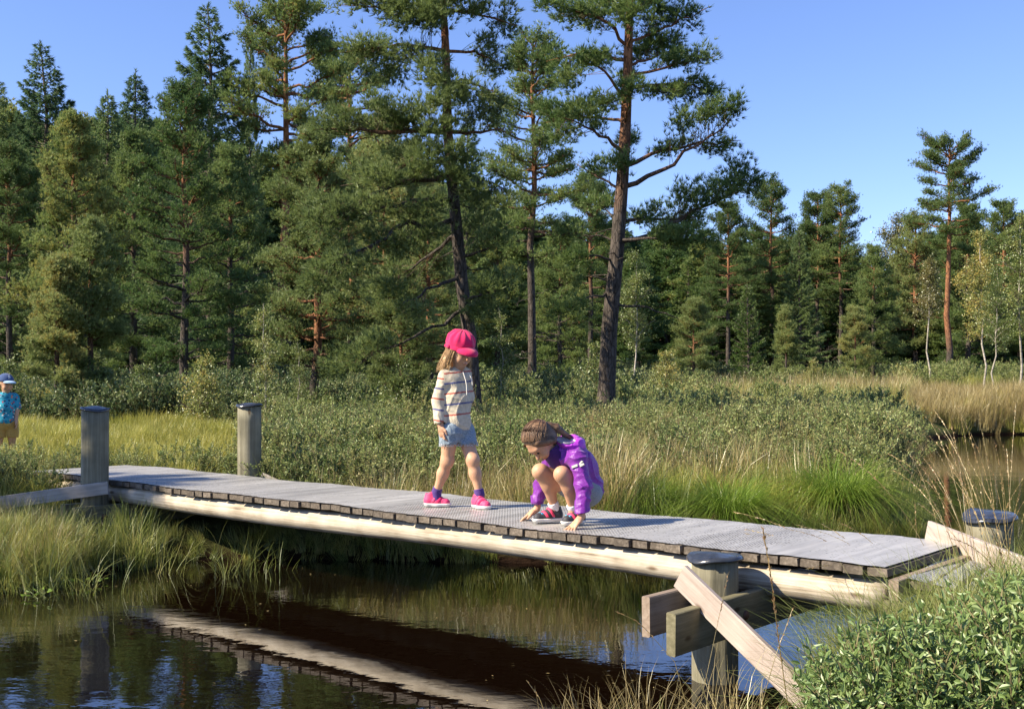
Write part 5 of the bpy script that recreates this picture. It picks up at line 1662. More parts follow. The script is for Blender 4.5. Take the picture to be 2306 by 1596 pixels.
# socks and shoes
for a_, k_, (hl, to) in ((aR, kR, ((-.235, .060, .0), (-.052, .032, .0))), (aL, kL, ((.095, -.015, .0), (.206, -.148, .0)))):
    So_ = SDF(a_ - (.06, .06, .06), a_ + (.06, .06, .07), .003)
    d_ = unit(k_ - a_)
    So_.chain([a_ - (0, 0, .05), a_, a_ + d_ * .030], [.034, .031, .033], .01)
    So_.half(a_ + d_ * .032, d_, .002)
    link('sock', So_.mesh('sock', PSOCK), g1)
    shoe_meshes(hl, to, PSHOE, WSOLE, [PINK, PSHOE], g1)
# cap
Cp = SDF(hd - .16, hd + .17, .0035)
Lh = lambda r, f, u: loc_in(hd, HA, r, f, u)
Cp.ell(Lh(0, -.006, .055), (.088, .100, .078), HA, .02)
Cp.ell(Lh(0, -.012, .075), (.086, .096, .066), HA, .03)
Cp.half(Lh(0, 0, .022), -HA[2], .004)
Gc = Cp._grid(np.zeros(3, int), Cp.n); qc = (Gc - hd.astype(np.float32)) @ HA.T.astype(np.float32)
ac = np.arctan2(qc[..., 0], qc[..., 1] + .008)
Cp.d += (.0032 * np.sin(ac * 11 + .5) * np.clip((qc[..., 2] - .04) / .05, 0, 1)).astype(np.float32)
Cp.wrinkle(.0022, 50, 50, 40, .3)
Cp.ell(Lh(0, -.006, .020), (.076, .090, .030), HA, .003, 'sub')
cap_o = link('cap', Cp.mesh('cap', PINK), g1)
Cb = SDF(hd - .16, hd + .17, .003)
Cb.ell(Lh(0, -.006, .030), (.0905, .1035, .09), HA, .0)
Cb.half(Lh(0, 0, .046), HA[2], .002); Cb.half(Lh(0, 0, .018), -HA[2], .002)
Cb.ell(Lh(0, -.006, .03), (.080, .092, .09), HA, .002, 'sub')
link('hat_band', Cb.mesh('hat_band', PINK), cap_o)
Br = SDF(hd - .2, hd + .2, .003)
Br.ell(Lh(0, .060, .018), (.076, .098, .040), HA, .0)
Br.ell(Lh(0, .055, .008), (.074, .096, .040), HA, .002, 'sub')
Br.half(Lh(0, .062, 0), -HA[1], .002)
Br.half(Lh(0, 0, -.02), -HA[2], .002)
link('brim', Br.mesh('brim', PINK), cap_o)
Bu = SDF(Lh(0, -.01, .14) - .03, Lh(0, -.01, .14) + .03, .003)
Bu.ell(Lh(0, -.012, .141), (.011, .011, .006), HA, 0)
link('button', Bu.mesh('button', PINK), cap_o)
bw_ = SDF(Lh(.095, -.02, .03) - .04, Lh(.095, -.02, .03) + .04, .003)
bw_.ell(Lh(.094, -.012, .032), (.008, .016, .014), HA, .004); bw_.ell(Lh(.094, -.035, .030), (.008, .014, .012), HA, .004)
link('bow', bw_.mesh('bow', PINK), cap_o)
# hair hanging from under the cap
Hr = SDF(hd - .2, hd + .14, .004)
Hr.ell(Lh(0, -.016, .018), (.079, .090, .070), HA, .02)
Hr.ell(Lh(0, .088, -.03), (.060, .072, .085), HA, .012, 'sub')
Hr.chain([Lh(.070, -.005, .0), Lh(.083, -.010, -.055), Lh(.092, -.012, -.115)], [.018, .022, .012], .02)
Hr.chain([Lh(-.070, -.005, .0), Lh(-.080, -.004, -.050), Lh(-.082, .0, -.105)], [.015, .018, .010], .02)
Hr.chain([Lh(0, -.06, -.01), Lh(0, -.075, -.07), Lh(0, -.07, -.12)], [.05, .05, .035], .03)
Hr.half(Lh(0, 0, .04), HA[2])
Hr.wrinkle(.0022, 130, 130, 12, .2)
link('hair', Hr.mesh('hair', HAIR1), g1)
strands(g1, 'loose_hair', [Lh(.066, .035, .022), Lh(.080, .005, .02), Lh(.078, -.04, .02)], [Lh(.078, .035, -.115), Lh(.108, .005, -.135), Lh(.10, -.06, -.14)], HAIR1, 130, .0015, HA[0] * .008, .009, seed=4)
strands(g1, 'loose_hair', [Lh(-.064, .03, .022), Lh(-.080, .0, .02)], [Lh(-.070, .035, -.10), Lh(-.100, .0, -.125)], HAIR1, 70, .0015, -HA[0] * .006, .009, seed=5)

# --- girl crouching in the purple jacket (own origin on the deck under her)
JAK = mat_cloth('purple_jacket', [(.3, (.13, .009, .215)), (.7, (.205, .016, .31))], .5, .55, (13, 13, 9), 120, .15, .45)
JAKD = mat_cloth('dark_purple_collar', [(.3, (.03, .008, .07)), (.7, (.06, .014, .12))], .6, .3)
GREY = mat_cloth('grey_lining', [(.3, (.24, .25, .29)), (.7, (.40, .42, .46))], .9, .3)
GSH = mat_cloth('pale_grey_shorts', [(.3, (.18, .19, .21)), (.7, (.28, .295, .32))], .9, .3)
REF = mat_plain('reflective_patch', (.42, .42, .38), .5)
BLK = mat_cloth('black_shoe', [(.3, (.018, .018, .022)), (.7, (.04, .04, .048))], .6, .2, (30, 30, 20), 200, .1, .4)
CORAL = mat_plain('coral_strap', (.72, .05, .12), .6)
BLUE = mat_plain('sky_blue_stripe', (.10, .42, .66), .6)
WSOCK = mat_cloth('white_sock', [(.3, (.66, .66, .66)), (.7, (.8, .8, .8))], .9, .1)
def Z2(x, y, dy=0.):
    """point from the enlarged view of the crouching girl; dy further from the camera"""
    Yb = 6.45
    s = (Yb + dy) / 2500 * .3396
    X = ((903.3 + .3396 * x) - 1153) / 2500 * (Yb + dy)
    v = (y / 2.66 + 800) * .9033
    return np.array([X - .32, dy, CAM_H - (v - 857) / 2500 * (Yb + dy) - (DECK + .008)])
g2 = empty('person', (.32, 6.45, DECK + .008))
tag(g2, 'child crouching with both hands on the bridge edge, purple jacket and brown ponytail', 'person')
k2R = Z2(922, 998, .02); k2L = Z2(1066, 1016, -.10)
a2R = Z2(1010, 1215, .10); a2L = Z2(1135, 1228, -.02)
p2 = np.array([.108, .070, .178])
h2R = p2 + (-.045, .05, 0); h2L = p2 + (.030, -.055, 0)
sp2 = np.array([.070, .05, .315]); ch2 = np.array([.040, .010, .395])
s2L = Z2(1170, 915, -.10); s2R = Z2(1000, 925, .12)
e2L = Z2(1212, 1100, -.145); w2L = Z2(1196, 1290, -.175)
e2R = Z2(935, 1080, .20); w2R = Z2(905, 1225, .20)
n2 = Z2(1020, 880, -.01); hd2 = Z2(930, 800, -.03)
HA2 = frame((-.42, -.34, -.86), (-.75, -.38, .48))
B = SDF((-.36, -.34, -.01), (.34, .34, .64), .0048)
B.chain([h2R, k2R], [.060, .046], .02).chain([k2R, k2R * .6 + a2R * .4 + (.018, 0, 0), a2R], [.043, .042, .025], .02)
B.chain([h2L, k2L], [.060, .046], .02).chain([k2L, k2L * .6 + a2L * .4 + (.018, 0, 0), a2L], [.043, .042, .025], .02)
for a_ in (a2R, a2L):
    fd = unit(np.array([-.93, -.30, 0]))
    B.chain([a_, a_ * (1, 1, 0) + (0, 0, .05), a_ * (1, 1, 0) + (0, 0, .036) + fd * .03], [.024, .022, .016], .01)
B.chain([p2, sp2, ch2], [.078, .075, .068], .04)
B.cap(s2L, s2R, .035, .035, .03)
B.chain([ch2, n2, hd2], [.04, .033, .034], .02)
add_head(B, hd2, HA2, 1.02)
B.chain([s2L, e2L, w2L], [.034, .027, .020], .02).chain([s2R, e2R, w2R], [.034, .027, .020], .02)
add_hand(B, w2L + (-.004, -.004, -.012), (-.42, -.28, -.42), (-.45, -.30, .8), 1, 1.0, (-.1, .0, .1, .2), .35)
add_hand(B, w2R + (-.012, .0, -.026), (-.62, .10, -.42), (-.45, .1, .8), -1, 1.0, (.2, .3, .35, .4), .3)
link('body', B.mesh('body', SK2), g2)
face_bits(g2, hd2, HA2, 1.02)
J = SDF((-.34, -.32, .02), (.36, .36, .60), .0052)
J.chain([p2 + (.0, 0, .03), sp2 + (.010, 0, 0), ch2], [.100, .096, .084], .045)
J.ell(p2 + (.018, .0, .02), (.088, .102, .094), None, .03)
J.cap(s2L, s2R, .054, .050, .035)
J.chain([s2L, e2L, w2L + (.002, 0, .020)], [.053, .044, .040], .02)
J.chain([s2R, e2R, w2R + (0, 0, .028)], [.050, .043, .040], .02)
J.chain([ch2, n2 + (.012, .01, 0)], [.075, .056], .03)
J.cap(ch2 + (-.03, -.01, -.02), ch2 + (-.07, .03, -.07), .055, .035, .03)
J.cap(n2 + (-.03, -.01, .03), hd2, .052, .066, .008, 'sub')
J.wrinkle(.0012, 40, 44, 36, 1.3)
J.creases(.0075, 27., .7)
# big folds on the near sleeve and over the back
for q in range(6):
    t_ = .12 + q * .15
    c_ = e2L * (1 - t_) + w2L * t_
    J.cap(c_ + (-.052, -.03, -.012 + .01 * (q % 2)), c_ + (.02, -.060, .022), .006, .010, .012, 'sub')
J.chain([w2L + unit(w2L - e2L) * .004, w2L + unit(w2L - e2L) * .08], [.034, .05], .004, 'sub')
J.chain([w2R + unit(w2R - e2R) * .002, w2R + unit(w2R - e2R) * .08], [.034, .05], .004, 'sub')
J.cap(h2R + (-.03, 0, -.01), k2R, .058, .062, .006, 'sub'); J.cap(h2L + (-.03, 0, -.01), k2L, .058, .062, .006, 'sub')
J.half((.1, 0, .088), (.18, 0, -1), .01)
jk = link('jacket', J.mesh('jacket', JAK), g2)
Co = SDF(n2 - .12, n2 + .12, .0035)
Co.cap(n2 + (.020, .008, -.03), n2 + (-.028, -.008, .022), .064, .058, .01)
Co.cap(n2 + (.0, .0, 0), hd2 + (0, 0, .0), .050, .062, .004, 'sub')
Co.half(n2 + (-.052, -.02, .01), (-1, -.3, .35), .004)
link('collar', Co.mesh('collar', JAKD), jk)
Hd = SDF(n2 - (.10, .16, .12), n2 + (.22, .18, .16), .0038)
hc = Z2(1110, 812, .01)
AH = frame((-.9, -.1, .25), (.25, 0, .97))
Hd.ell(hc, (.088, .082, .050), AH, .0)
Hd.ell(hc + (.045, .0, -.012), (.070, .055, .055), AH, .03)
Hd.ell(hc + (-.018, -.030, .030), (.070, .062, .040), AH, .008, 'sub')
Hd.creases(.005, 36., 2.)
link('hood', Hd.mesh('hood', mat_cloth('hood_purple', [(.3, (.32, .022, .42)), (.7, (.46, .045, .56))], .5, .5, (16, 16, 12), 120, .15, .45)), jk)
Hl = SDF(hc - .12, hc + .12, .0038)
Hl.ell(hc + (-.014, -.022, .016), (.070, .062, .036), AH, .0)
Hl.ell(hc + (-.020, -.036, .040), (.068, .060, .040), AH, .006, 'sub')
link('hood_lining', Hl.mesh('hood_lining', GREY), jk)
# pale reflective flashes on the near upper arm
def flat_patch(c, u, v, nrm, outline, mat, parent, name, th=.002):
    n = len(outline)
    top = np.array([c + u * x + v * y + nrm * th for x, y in outline]); bot = np.array([c + u * x + v * y - nrm * .012 for x, y in outline])
    V = np.concatenate([top, bot])
    side = np.array([[i, n + i, n + (i + 1) % n, (i + 1) % n] for i in range(n)])
    return link(name, mesh_np(name, V, [(np.array([list(range(n))]), 0), (side, 0)], [mat]), parent)
ua = unit(np.array([.93, -.2, .42])); nrm = unit(np.array([-.25, -.92, .28])); va = np.cross(nrm, ua)
mL = s2L * .72 + e2L * .28
cpt = mL + nrm * .051
for du, outl in ((-.012, [(-.026, -.006), (.010, -.008), (.014, .006), (-.022, .008)]), (.018, [(-.008, -.018), (.020, -.014), (.018, -.004), (.002, .0), (.020, .006), (.012, .014), (-.008, .004)])):
    flat_patch(cpt + ua * du, ua, va, nrm, outl, REF, jk, 'reflective_patch', .004)
# shorts showing below the jacket
S2 = SDF((-.1, -.2, .03), (.32, .26, .30), .004)
S2.ell(p2 + (.008, 0, -.020), (.082, .088, .070), None, .03)
S2.cap(h2R, h2R * .72 + k2R * .28, .070, .064, .02); S2.cap(h2L, h2L * .72 + k2L * .28, .070, .064, .02)
link('shorts', S2.mesh('shorts', GSH), g2)
for a_, k_, (hl, to) in ((a2R, k2R, (Z2(1068, 1330, .13) * (1, 1, 0), Z2(868, 1328, .055) * (1, 1, 0))), (a2L, k2L, (Z2(1215, 1340, .02) * (1, 1, 0), Z2(1064, 1352, -.075) * (1, 1, 0)))):
    So_ = SDF(a_ - (.06, .06, .08), a_ + (.06, .06, .06), .003)
    d_ = unit(k_ - a_)
    c0 = hl + unit(to - hl) * .040
    So_.chain([c0 + (0, 0, .055), a_ * (1, 1, 1), a_ + d_ * .012], [.030, .030, .031], .01)
    So_.half(a_ + d_ * .014, d_, .002)
    link('sock', So_.mesh('sock', WSOCK), g2)
    up_, A_, P_, L_ = shoe_meshes(hl, to, BLK, WSOLE, [CORAL, CORAL], g2)
    n_ = -A_[0] if A_[0][1] > 0 else A_[0]
    for q in range(3):
        c_ = P_(0, L_ * (.36 + .075 * q), .040) + n_ * .0300
        flat_patch(c_, A_[1], np.array([0, 0, 1.]), n_, [(-.006, -.012), (.001, -.012), (.008, .010), (.001, .010)], BLUE, up_, 'side_stripe', .0028)
    flat_patch(P_(0, L_ * .70, .052), A_[0], A_[1], np.array([0, .0, 1.]), [(-.024, -.006), (.024, -.006), (.022, .006), (-.022, .006)], BLUE, up_, 'blue_strap', .0055)
# hair: cap of hair over the skull, ponytail lying back over the hood
Lh2 = lambda r, f, u: loc_in(hd2, HA2, r * 1.02, f * 1.02, u * 1.02)
Hr = SDF(hd2 - .17, hd2 + .19, .0038)
Hr.ell(Lh2(0, -.012, .034), (.082, .094, .088), HA2, .02)
Hr.ell(Lh2(0, -.035, -.015), (.072, .074, .075), HA2, .02)
for sg in (-1, 1):
    Hr.cap(Lh2(.060 * sg, .035, .045), Lh2(.072 * sg, -.020, -.030), .024, .024, .02)
Hr.ell(Lh2(0, .098, -.040), (.060, .055, .078), HA2, .010, 'sub')
Hr.cap(Lh2(-.03, -.06, -.09), Lh2(.03, -.06, -.09), .03, .03, .01, 'sub')
G_ = Hr._grid(np.zeros(3, int), Hr.n)
q_ = (G_ - np.array(hd2, np.float32)) @ HA2.T.astype(np.float32)
ang_ = np.arctan2(q_[..., 0], q_[..., 2] + .02)
Hr.d += .0045
link('hair', Hr.mesh('hair', HAIR2), g2)
# combed strands running from the hairline back to the ponytail
rr_ = np.random.default_rng(12)
ns_ = 1500; ph = rr_.uniform(-1.75, 1.75, ns_)
st_ = unit(np.stack([np.sin(ph) * .93, .76 - .55 * np.abs(ph / 1.75) ** 1.6 + rr_.normal(0, .075, ns_), np.cos(ph) * .80 + .02], 1))
en_ = unit(np.stack([rr_.normal(0, .10, ns_), np.full(ns_, -.97), .15 + rr_.normal(0, .10, ns_)], 1))
om = np.arccos(np.clip((st_ * en_).sum(1), -.999, .999))[:, None, None]; t_ = np.linspace(0, 1, 10)[None, :, None]
sph = (np.sin((1 - t_) * om) * st_[:, None] + np.sin(t_ * om) * en_[:, None]) / np.sin(om)
rad_ = np.array([.083, .0955, .0895]) * 1.02 * (1 + np.where(rr_.uniform(0, 1, (ns_, 1, 1)) < .06, .07, .034) * rr_.uniform(.0, 1, (ns_, 1, 1)))
loc_ = sph * rad_ + np.array([0, -.012, .034]) * 1.02
W_ = np.array(hd2) + loc_ @ HA2
V, F = tubes(W_, np.tile(np.array([.0008] + [.0014] * 8 + [.0008]), (ns_, 1)), 4)
link('combed_strands', mesh_np('combed_strands', V, [(F, 0)], [HAIR2], True), g2)
pt0 = Lh2(0, -.090, .040); pt1 = Z2(1120, 772, .03)
Pt = SDF(np.minimum(pt0, pt1) - .08, np.maximum(pt0, pt1) + .08, .0038)
Pt.chain([pt0, (pt0 + pt1) / 2 + (0, 0, .018), pt1], [.022, .024, .012], .01)
Pt.wrinkle(.002, 30, 160, 160, .4)
link('ponytail', Pt.mesh('ponytail', HAIR2), g2)
strands(g2, 'loose_hair', [Lh2(.02, .075, .075), Lh2(.06, .055, .055), Lh2(.080, .020, .03)], [Lh2(.068, -.02, -.05), Lh2(.080, -.04, -.03), Lh2(.078, -.06, .0)], HAIR2, 120, .0014, HA2[0] * .012, .006, seed=6)
strands(g2, 'loose_hair', [Lh2(.0, -.085, .09), Lh2(.04, -.085, .05)], [pt0 + (0, 0, .02), pt1 + (-.01, 0, .0)], HAIR2, 60, .0014, (0, 0, .01), .008, seed=7)

# --- small boy on the left bank
TEE = None
def mat_tee():
    m, nt, o = new_mat('teal_printed_tee')
    v = coords(nt, (1, 1, 1))
    vo = node(nt, 'ShaderNodeTexVoronoi', {'Vector': v, 'Scale': 34.0})
    d = ramp(nt, vo.outputs['Distance'], [(.30, (1, 1, 1)), (.36, (0, 0, 0))])
    se = node(nt, 'ShaderNodeSeparateColor', {0: vo.outputs['Color']})
    cc = ramp(nt, se.outputs[0], [(.0, (.012, .02, .08)), (.34, (.45, .06, .09)), (.5, (.7, .7, .66)), (.66, (.02, .16, .30)), (.82, (.6, .18, .07)), (1., (.012, .02, .06))])
    nt.nodes[-1].color_ramp.interpolation = 'CONSTANT'
    n = node(nt, 'ShaderNodeTexNoise', {'Vector': coords(nt, (25, 25, 25)), 'Scale': 1.0})
    b = ramp(nt, n.outputs[0], [(.35, (.02, .20, .30)), (.65, (.05, .33, .44))])
    mx = node(nt, 'ShaderNodeMixRGB', {0: d, 1: b, 2: cc})
    p = node(nt, 'ShaderNodeBsdfPrincipled', {'Base Color': mx.outputs[0], 'Roughness': .85, 'Specular IOR Level': .2})
    nt.links.new(p.outputs[0], o.inputs[0])
    return m
by = 12.4
bx = XY(12, by); bz = HZ(1034, by)
g3 = empty('person', (bx, by, bz))
tag(g3, 'toddler in blue cap, teal patterned tee and mustard shorts on the left bank', 'person')
HA3 = frame((.75, -.62, -.12), (0, 0, 1))
B = SDF((-.22, -.22, -.01), (.25, .22, 1.02), .007)
for x, y in ((-.055, -.03), (.060, .03)):
    B.chain([(x * .9, y, .42), (x, y, .235), (x * 1.05, y + .01, .06)], [.058, .042, .027], .02)
    B.chain([(x * 1.05, y + .01, .05), (x * 1.05 + .08, y - .04, .03)], [.03, .024], .02)
B.chain([(0, 0, .42), (0, .0, .56), (0, 0, .68)], [.078, .082, .068], .04)
B.cap((-.075, -.04, .69), (.075, .04, .69), .036, .036, .03)
B.cap((0, 0, .70), (.01, -.01, .80), .032, .034, .02)
h3 = np.array([.012, -.014, .845])
add_head(B, h3, HA3, .98)
B.chain([(.085, .04, .685), (.118, .03, .555), (.125, -.01, .44)], [.033, .026, .019], .02)
B.chain([(-.085, -.04, .685), (-.118, -.06, .555), (-.10, -.10, .44)], [.033, .026, .019], .02)
add_hand(B, (.127, -.014, .43), (.12, -.1, -1), (.8, .4, 0), 1, .85)
add_hand(B, (-.10, -.104, .43), (.12, -.1, -1), (-.8, -.4, 0), -1, .85)
link('body', B.mesh('body', SK2), g3)
face_bits(g3, h3, HA3, .98)
T_ = SDF((-.22, -.2, .38), (.22, .2, .82), .005)
T_.chain([(0, 0, .45), (0, 0, .58), (0, 0, .68)], [.108, .100, .082], .04)
T_.cap((-.07, -.035, .69), (.07, .035, .69), .055, .055, .03)
T_.cap((.085, .04, .68), (.112, .035, .585), .052, .048, .02); T_.cap((-.085, -.04, .68), (-.112, -.055, .585), .052, .048, .02)
T_.half((0, 0, .405), (0, 0, -1), .004)
T_.cap((0, 0, .735), (0, 0, .82), .042, .05, .004, 'sub')
T_.wrinkle(.002, 40, 40, 28, .4)
link('tee_shirt', T_.mesh('tee_shirt', mat_tee()), g3)
T_ = SDF((-.22, -.2, .2), (.22, .2, .52), .005)
T_.ell((0, 0, .40), (.105, .092, .085), None, .02)
T_.cap((-.052, -.03, .40), (-.058, -.03, .25), .074, .068, .02); T_.cap((.056, .03, .40), (.062, .03, .25), .074, .068, .02)
T_.half((0, 0, .245), (0, 0, -1), .004)
T_.wrinkle(.002, 40, 40, 28, .9)
link('shorts', T_.mesh('shorts', mat_cloth('mustard_cotton', [(.3, (.36, .21, .05)), (.7, (.50, .31, .09))])), g3)
for x, y in ((-.058, -.02), (.063, .04)):
    shoe_meshes((x - .035, y + .03, 0), (x + .10, y - .05, 0), mat_plain('navy_shoe', (.03, .035, .07), .6), mat_plain('dark_sole', (.07, .07, .08), .6), [], g3, .004)
NAV = mat_cloth('navy_cap', [(.3, (.02, .045, .13)), (.7, (.05, .09, .22))], .85, .2)
PAL = mat_cloth('pale_blue_brim', [(.3, (.22, .38, .55)), (.7, (.32, .48, .64))], .85, .2)
L3 = lambda r, f, u: loc_in(h3, HA3, r, f, u)
C_ = SDF(h3 - .16, h3 + .17, .004)
C_.ell(L3(0, -.006, .035), (.082, .096, .082), HA3, .0)
C_.half(L3(0, 0, .028), -HA3[2] + HA3[1] * .08, .003)
c3 = link('cap', C_.mesh('cap', NAV), g3)
C_ = SDF(h3 - .16, h3 + .2, .004)
C_.ell(L3(0, .085, .024), (.066, .075, .022), HA3, .0)
C_.ell(L3(0, .08, .010), (.066, .078, .020), HA3, .002, 'sub')
C_.half(L3(0, .07, 0), -HA3[1], .002)
link('brim', C_.mesh('brim', PAL), c3)
# the pale star print on the cap front
st = [(math.cos(PI / 2 + i * PI / 5) * (.018 if i % 2 == 0 else .008), math.sin(PI / 2 + i * PI / 5) * (.018 if i % 2 == 0 else .008)) for i in range(10)]
nr = unit(HA3[1] * .75 + HA3[0] * -.05 + HA3[2] * .55)
flat_patch(L3(0, .072, .083), np.cross(nr, HA3[2]) / np.linalg.norm(np.cross(nr, HA3[2])), unit(np.cross(np.cross(nr, HA3[2]), nr)), nr, st, mat_plain('pale_star', (.45, .52, .62), .8), c3, 'star_print', .004)
C_ = SDF(h3 - .14, h3 + .12, .004)
C_.ell(L3(0, -.020, .005), (.076, .084, .065), HA3, .01)
C_.ell(L3(0, .085, -.02), (.062, .075, .085), HA3, .008, 'sub')
link('hair', C_.mesh('hair', HAIR1), g3)
# ---------------------------------------------------------------- plants near the camera
S_near = [shrub_join(shrub_mesh(201 + i, .50, .25, 20, 950, .032, .0125, None, near=True), MAT['shrub_near'], 'near_myrtle_plant') for i in range(3)]
rr_ = np.random.default_rng(21)
Pf = []
while len(Pf) < 260:
    Y = rr_.uniform(3.0, 4.9); u = rr_.uniform(1740, 2560); X = XY(u, Y)
    lim = np.interp(u, [1740, 1850, 2000, 2150, 2500], [3.6, 3.9, 4.1, 4.35, 4.9])
    if Y < lim and shore_dist(np.array([[X, Y]]))[0] > -.03:
        Pf.append((X, Y))
Pf = np.array(Pf)
uu = 1153 + 2500 * Pf[:, 0] / Pf[:, 1]
vt = np.interp(uu - 80, [1640, 1750, 1830, 1880, 1930, 2000, 2080, 2150, 2306, 2500], [1600, 1585, 1560, 1450, 1410, 1400, 1395, 1350, 1265, 1240])
gh = ground_h(Pf)
sc = (HZ(vt, Pf[:, 1]) - gh) / .50 * rr_.uniform(.78, 1.03, len(Pf))
ok = sc > .30
Pf = Pf[ok]; sc = np.minimum(sc[ok], 1.05)
scatter('foreground_bog_myrtle', S_near, Pf, sc, tilt=.15, label='leafy grey-green bog myrtle filling the lower right corner of the bank', rs=31)
# grass on that bank and on the waterline in front
G_bank = [grass_clump(211 + i, 60, .52, .6, .0038, .10, MAT['grass'], 6) for i in range(2)]
Pg = []
while len(Pg) < 190:
    Y = rr_.uniform(3.7, 5.1); u = rr_.uniform(1860, 2420); X = XY(u, Y)
    if shore_dist(np.array([[X, Y]]))[0] > -.05: Pg.append((X, Y))
while len(Pg) < 250:
    Y = rr_.uniform(4.0, 4.9); u = rr_.uniform(2120, 2480); X = XY(u, Y)
    Pg.append((X, Y))
scatter('foreground_bank_grass', G_bank, np.array(Pg), rr_.uniform(.8, 1.2, len(Pg)), tilt=.25, label='bright green arching grass behind the leafy shrubs at the right end of the bridge', rs=32)
G_rust = [grass_clump(221 + i, 26, .46, .55, .0034, .10, MAT['tan_grass'], 6) for i in range(2)] + [grass_clump(225, 22, .42, .6, .0034, .08, MAT['grass'], 6)]
Pg = np.array([(XY(u, Y), Y) for u, Y in [(rr_.uniform(1230, 1720), rr_.uniform(3.75, 4.25)) for _ in range(26)]])
scatter('near_waterside_grass', G_rust, np.column_stack([Pg, np.full(len(Pg), -.02)]), rr_.uniform(.7, 1.1, len(Pg)), tilt=.25, label='thin rusty and green grass standing in the water at the bottom edge', rs=33)

def stalk_mesh(path, r, head=.35, dens=110, sl=.014, seed=1, green=.5):
    """one flowering grass stem with spikelets pressed along its upper part"""
    rr = np.random.default_rng(seed)
    path = resample(path, 14)
    V, F = tubes(path[None], (r * np.linspace(1, .45, 14))[None], 4)
    L = np.linalg.norm(np.diff(path, axis=0), axis=1).sum()
    n = int(dens * head * L)
    t = 1 - head * rr.uniform(0, 1, n)
    q = poly_at(path, t); q2 = poly_at(path, np.clip(t + .03, 0, .9999))
    d = unit(unit(q2 - q) + rr.normal(0, .22, (n, 3)))
    s = unit(np.cross(d, rr.normal(size=(n, 3)))) * .0022
    V2 = np.stack([q - s * .4, q + d * sl * .45 - s, q + d * sl, q + d * sl * .45 + s], 1).reshape(-1, 3)
    F2 = np.arange(n * 4).reshape(-1, 4)
    return V, F, V2, F2
def stalk(parent, name, path, r, seed, **kw):
    V, F, V2, F2 = stalk_mesh(path, r, seed=seed, **kw)
    v, g = join([(V, F, 0), (V2, F2, 1)])
    return link(name, mesh_np(name, v, g, [MAT['tan_grass'], MAT['seed']]), parent)
def stalk_clump(X, Y, n, hr, lean_dir, lean, seed, label):
    rr = np.random.default_rng(seed)
    h0 = max(float(ground_h([(X, Y)])[0]), -.02)
    root = empty('seeding_grass', (X, Y, h0))
    tag(root, label, 'grass clump')
    for i in range(n):
        b = np.array([rr.normal(0, .06), rr.normal(0, .06), 0.])
        H = rr.uniform(*hr); le = lean * rr.uniform(.3, 1.3)
        d = unit(np.array([lean_dir[0], lean_dir[1], 0]) + np.r_[rr.normal(0, .45, 2), 0])
        bend = rr.uniform(.3, 1.0)
        pts = [b, b + d * le * H * .25 + (0, 0, H * .42), b + d * le * H * .65 + (0, 0, H * .80), b + d * le * H * (1.0 + .5 * bend) + (0, 0, H * (1.02 - .25 * bend * le))]
        t = np.linspace(0, 1, 14)
        P = np.array(pts); P = ((1 - t) ** 3)[:, None] * P[0] + (3 * t * (1 - t) ** 2)[:, None] * P[1] + (3 * t * t * (1 - t))[:, None] * P[2] + (t ** 3)[:, None] * P[3]
        stalk(root, 'stalk', P, rr.uniform(.0012, .0019), seed * 31 + i, head=rr.uniform(.25, .5))
    m = grass_clump(seed + 900, 36, .42, .5, .004, .08, MAT['grass'], 5, name='leaf_blades')
    o = link('leaf_blades', m, root); o['kind'] = 'stuff'
    return root
stalk_clump(2.30, 5.45, 16, (.8, 1.15), (-.5, .1), .45, 1, 'clump of golden seed stalks rising just left of the far right post cap')
stalk_clump(2.62, 5.95, 16, (.9, 1.3), (-.35, .1), .40, 2, 'tallest golden seed stalks standing behind the far right post')
stalk_clump(2.10, 5.75, 14, (.55, .85), (-.9, .1), .85, 3, 'rusty seed stalks drooping left over the deck near its right end')
stalk_clump(2.30, 5.05, 12, (.75, 1.0), (-.2, -.1), .35, 4, 'thin seed stalks crossing in front of the right post and slanting board')
stalk_clump(2.18, 4.75, 9, (.5, .75), (-.5, -.2), .5, 5, 'sparse seed stalks in front of the deck corner above the leafy shrubs')
# single tall stalk crossing the picture in front of the cross beams
def WP(u, v, Y): return np.array([XY(u, Y), Y, HZ(v, Y)])
def lone(label, pts, r, seed, **kw):
    p = np.array([WP(*q) for q in pts]); b = p[0].copy()
    root = empty('grass_stalk', tuple(b))
    tag(root, label, 'grass stalk')
    stalk(root, 'stalk', p - b, r, seed, **kw)
lone('tallest single reddish seed stalk crossing in front of the paired cross beams', [(1790, 1680, 4.0), (1770, 1560, 4.0), (1752, 1430, 3.98), (1738, 1310, 3.96), (1718, 1188, 3.94)], .0022, 51, head=.62, dens=260, sl=.02)
lone('short tan seed stalk leaning right beside the tallest reddish stalk', [(1700, 1640, 4.0), (1745, 1480, 4.0), (1785, 1370, 4.02)], .0018, 52, head=.3, dens=240)
lone('thin dark seed stalk crossing the near right post', [(1560, 1660, 4.1), (1600, 1480, 4.1), (1640, 1290, 4.12)], .0014, 53, head=.3)
lone('faint bent seed stalk over the water left of the near right post', [(1560, 1640, 3.9), (1520, 1490, 3.92), (1440, 1400, 3.95), (1385, 1375, 3.98)], .0014, 54, head=.35)
lone('low curved seed stalk at the bottom left of the rusty waterside grass', [(1240, 1640, 3.8), (1215, 1570, 3.8), (1185, 1530, 3.8)], .0016, 55, head=.4)

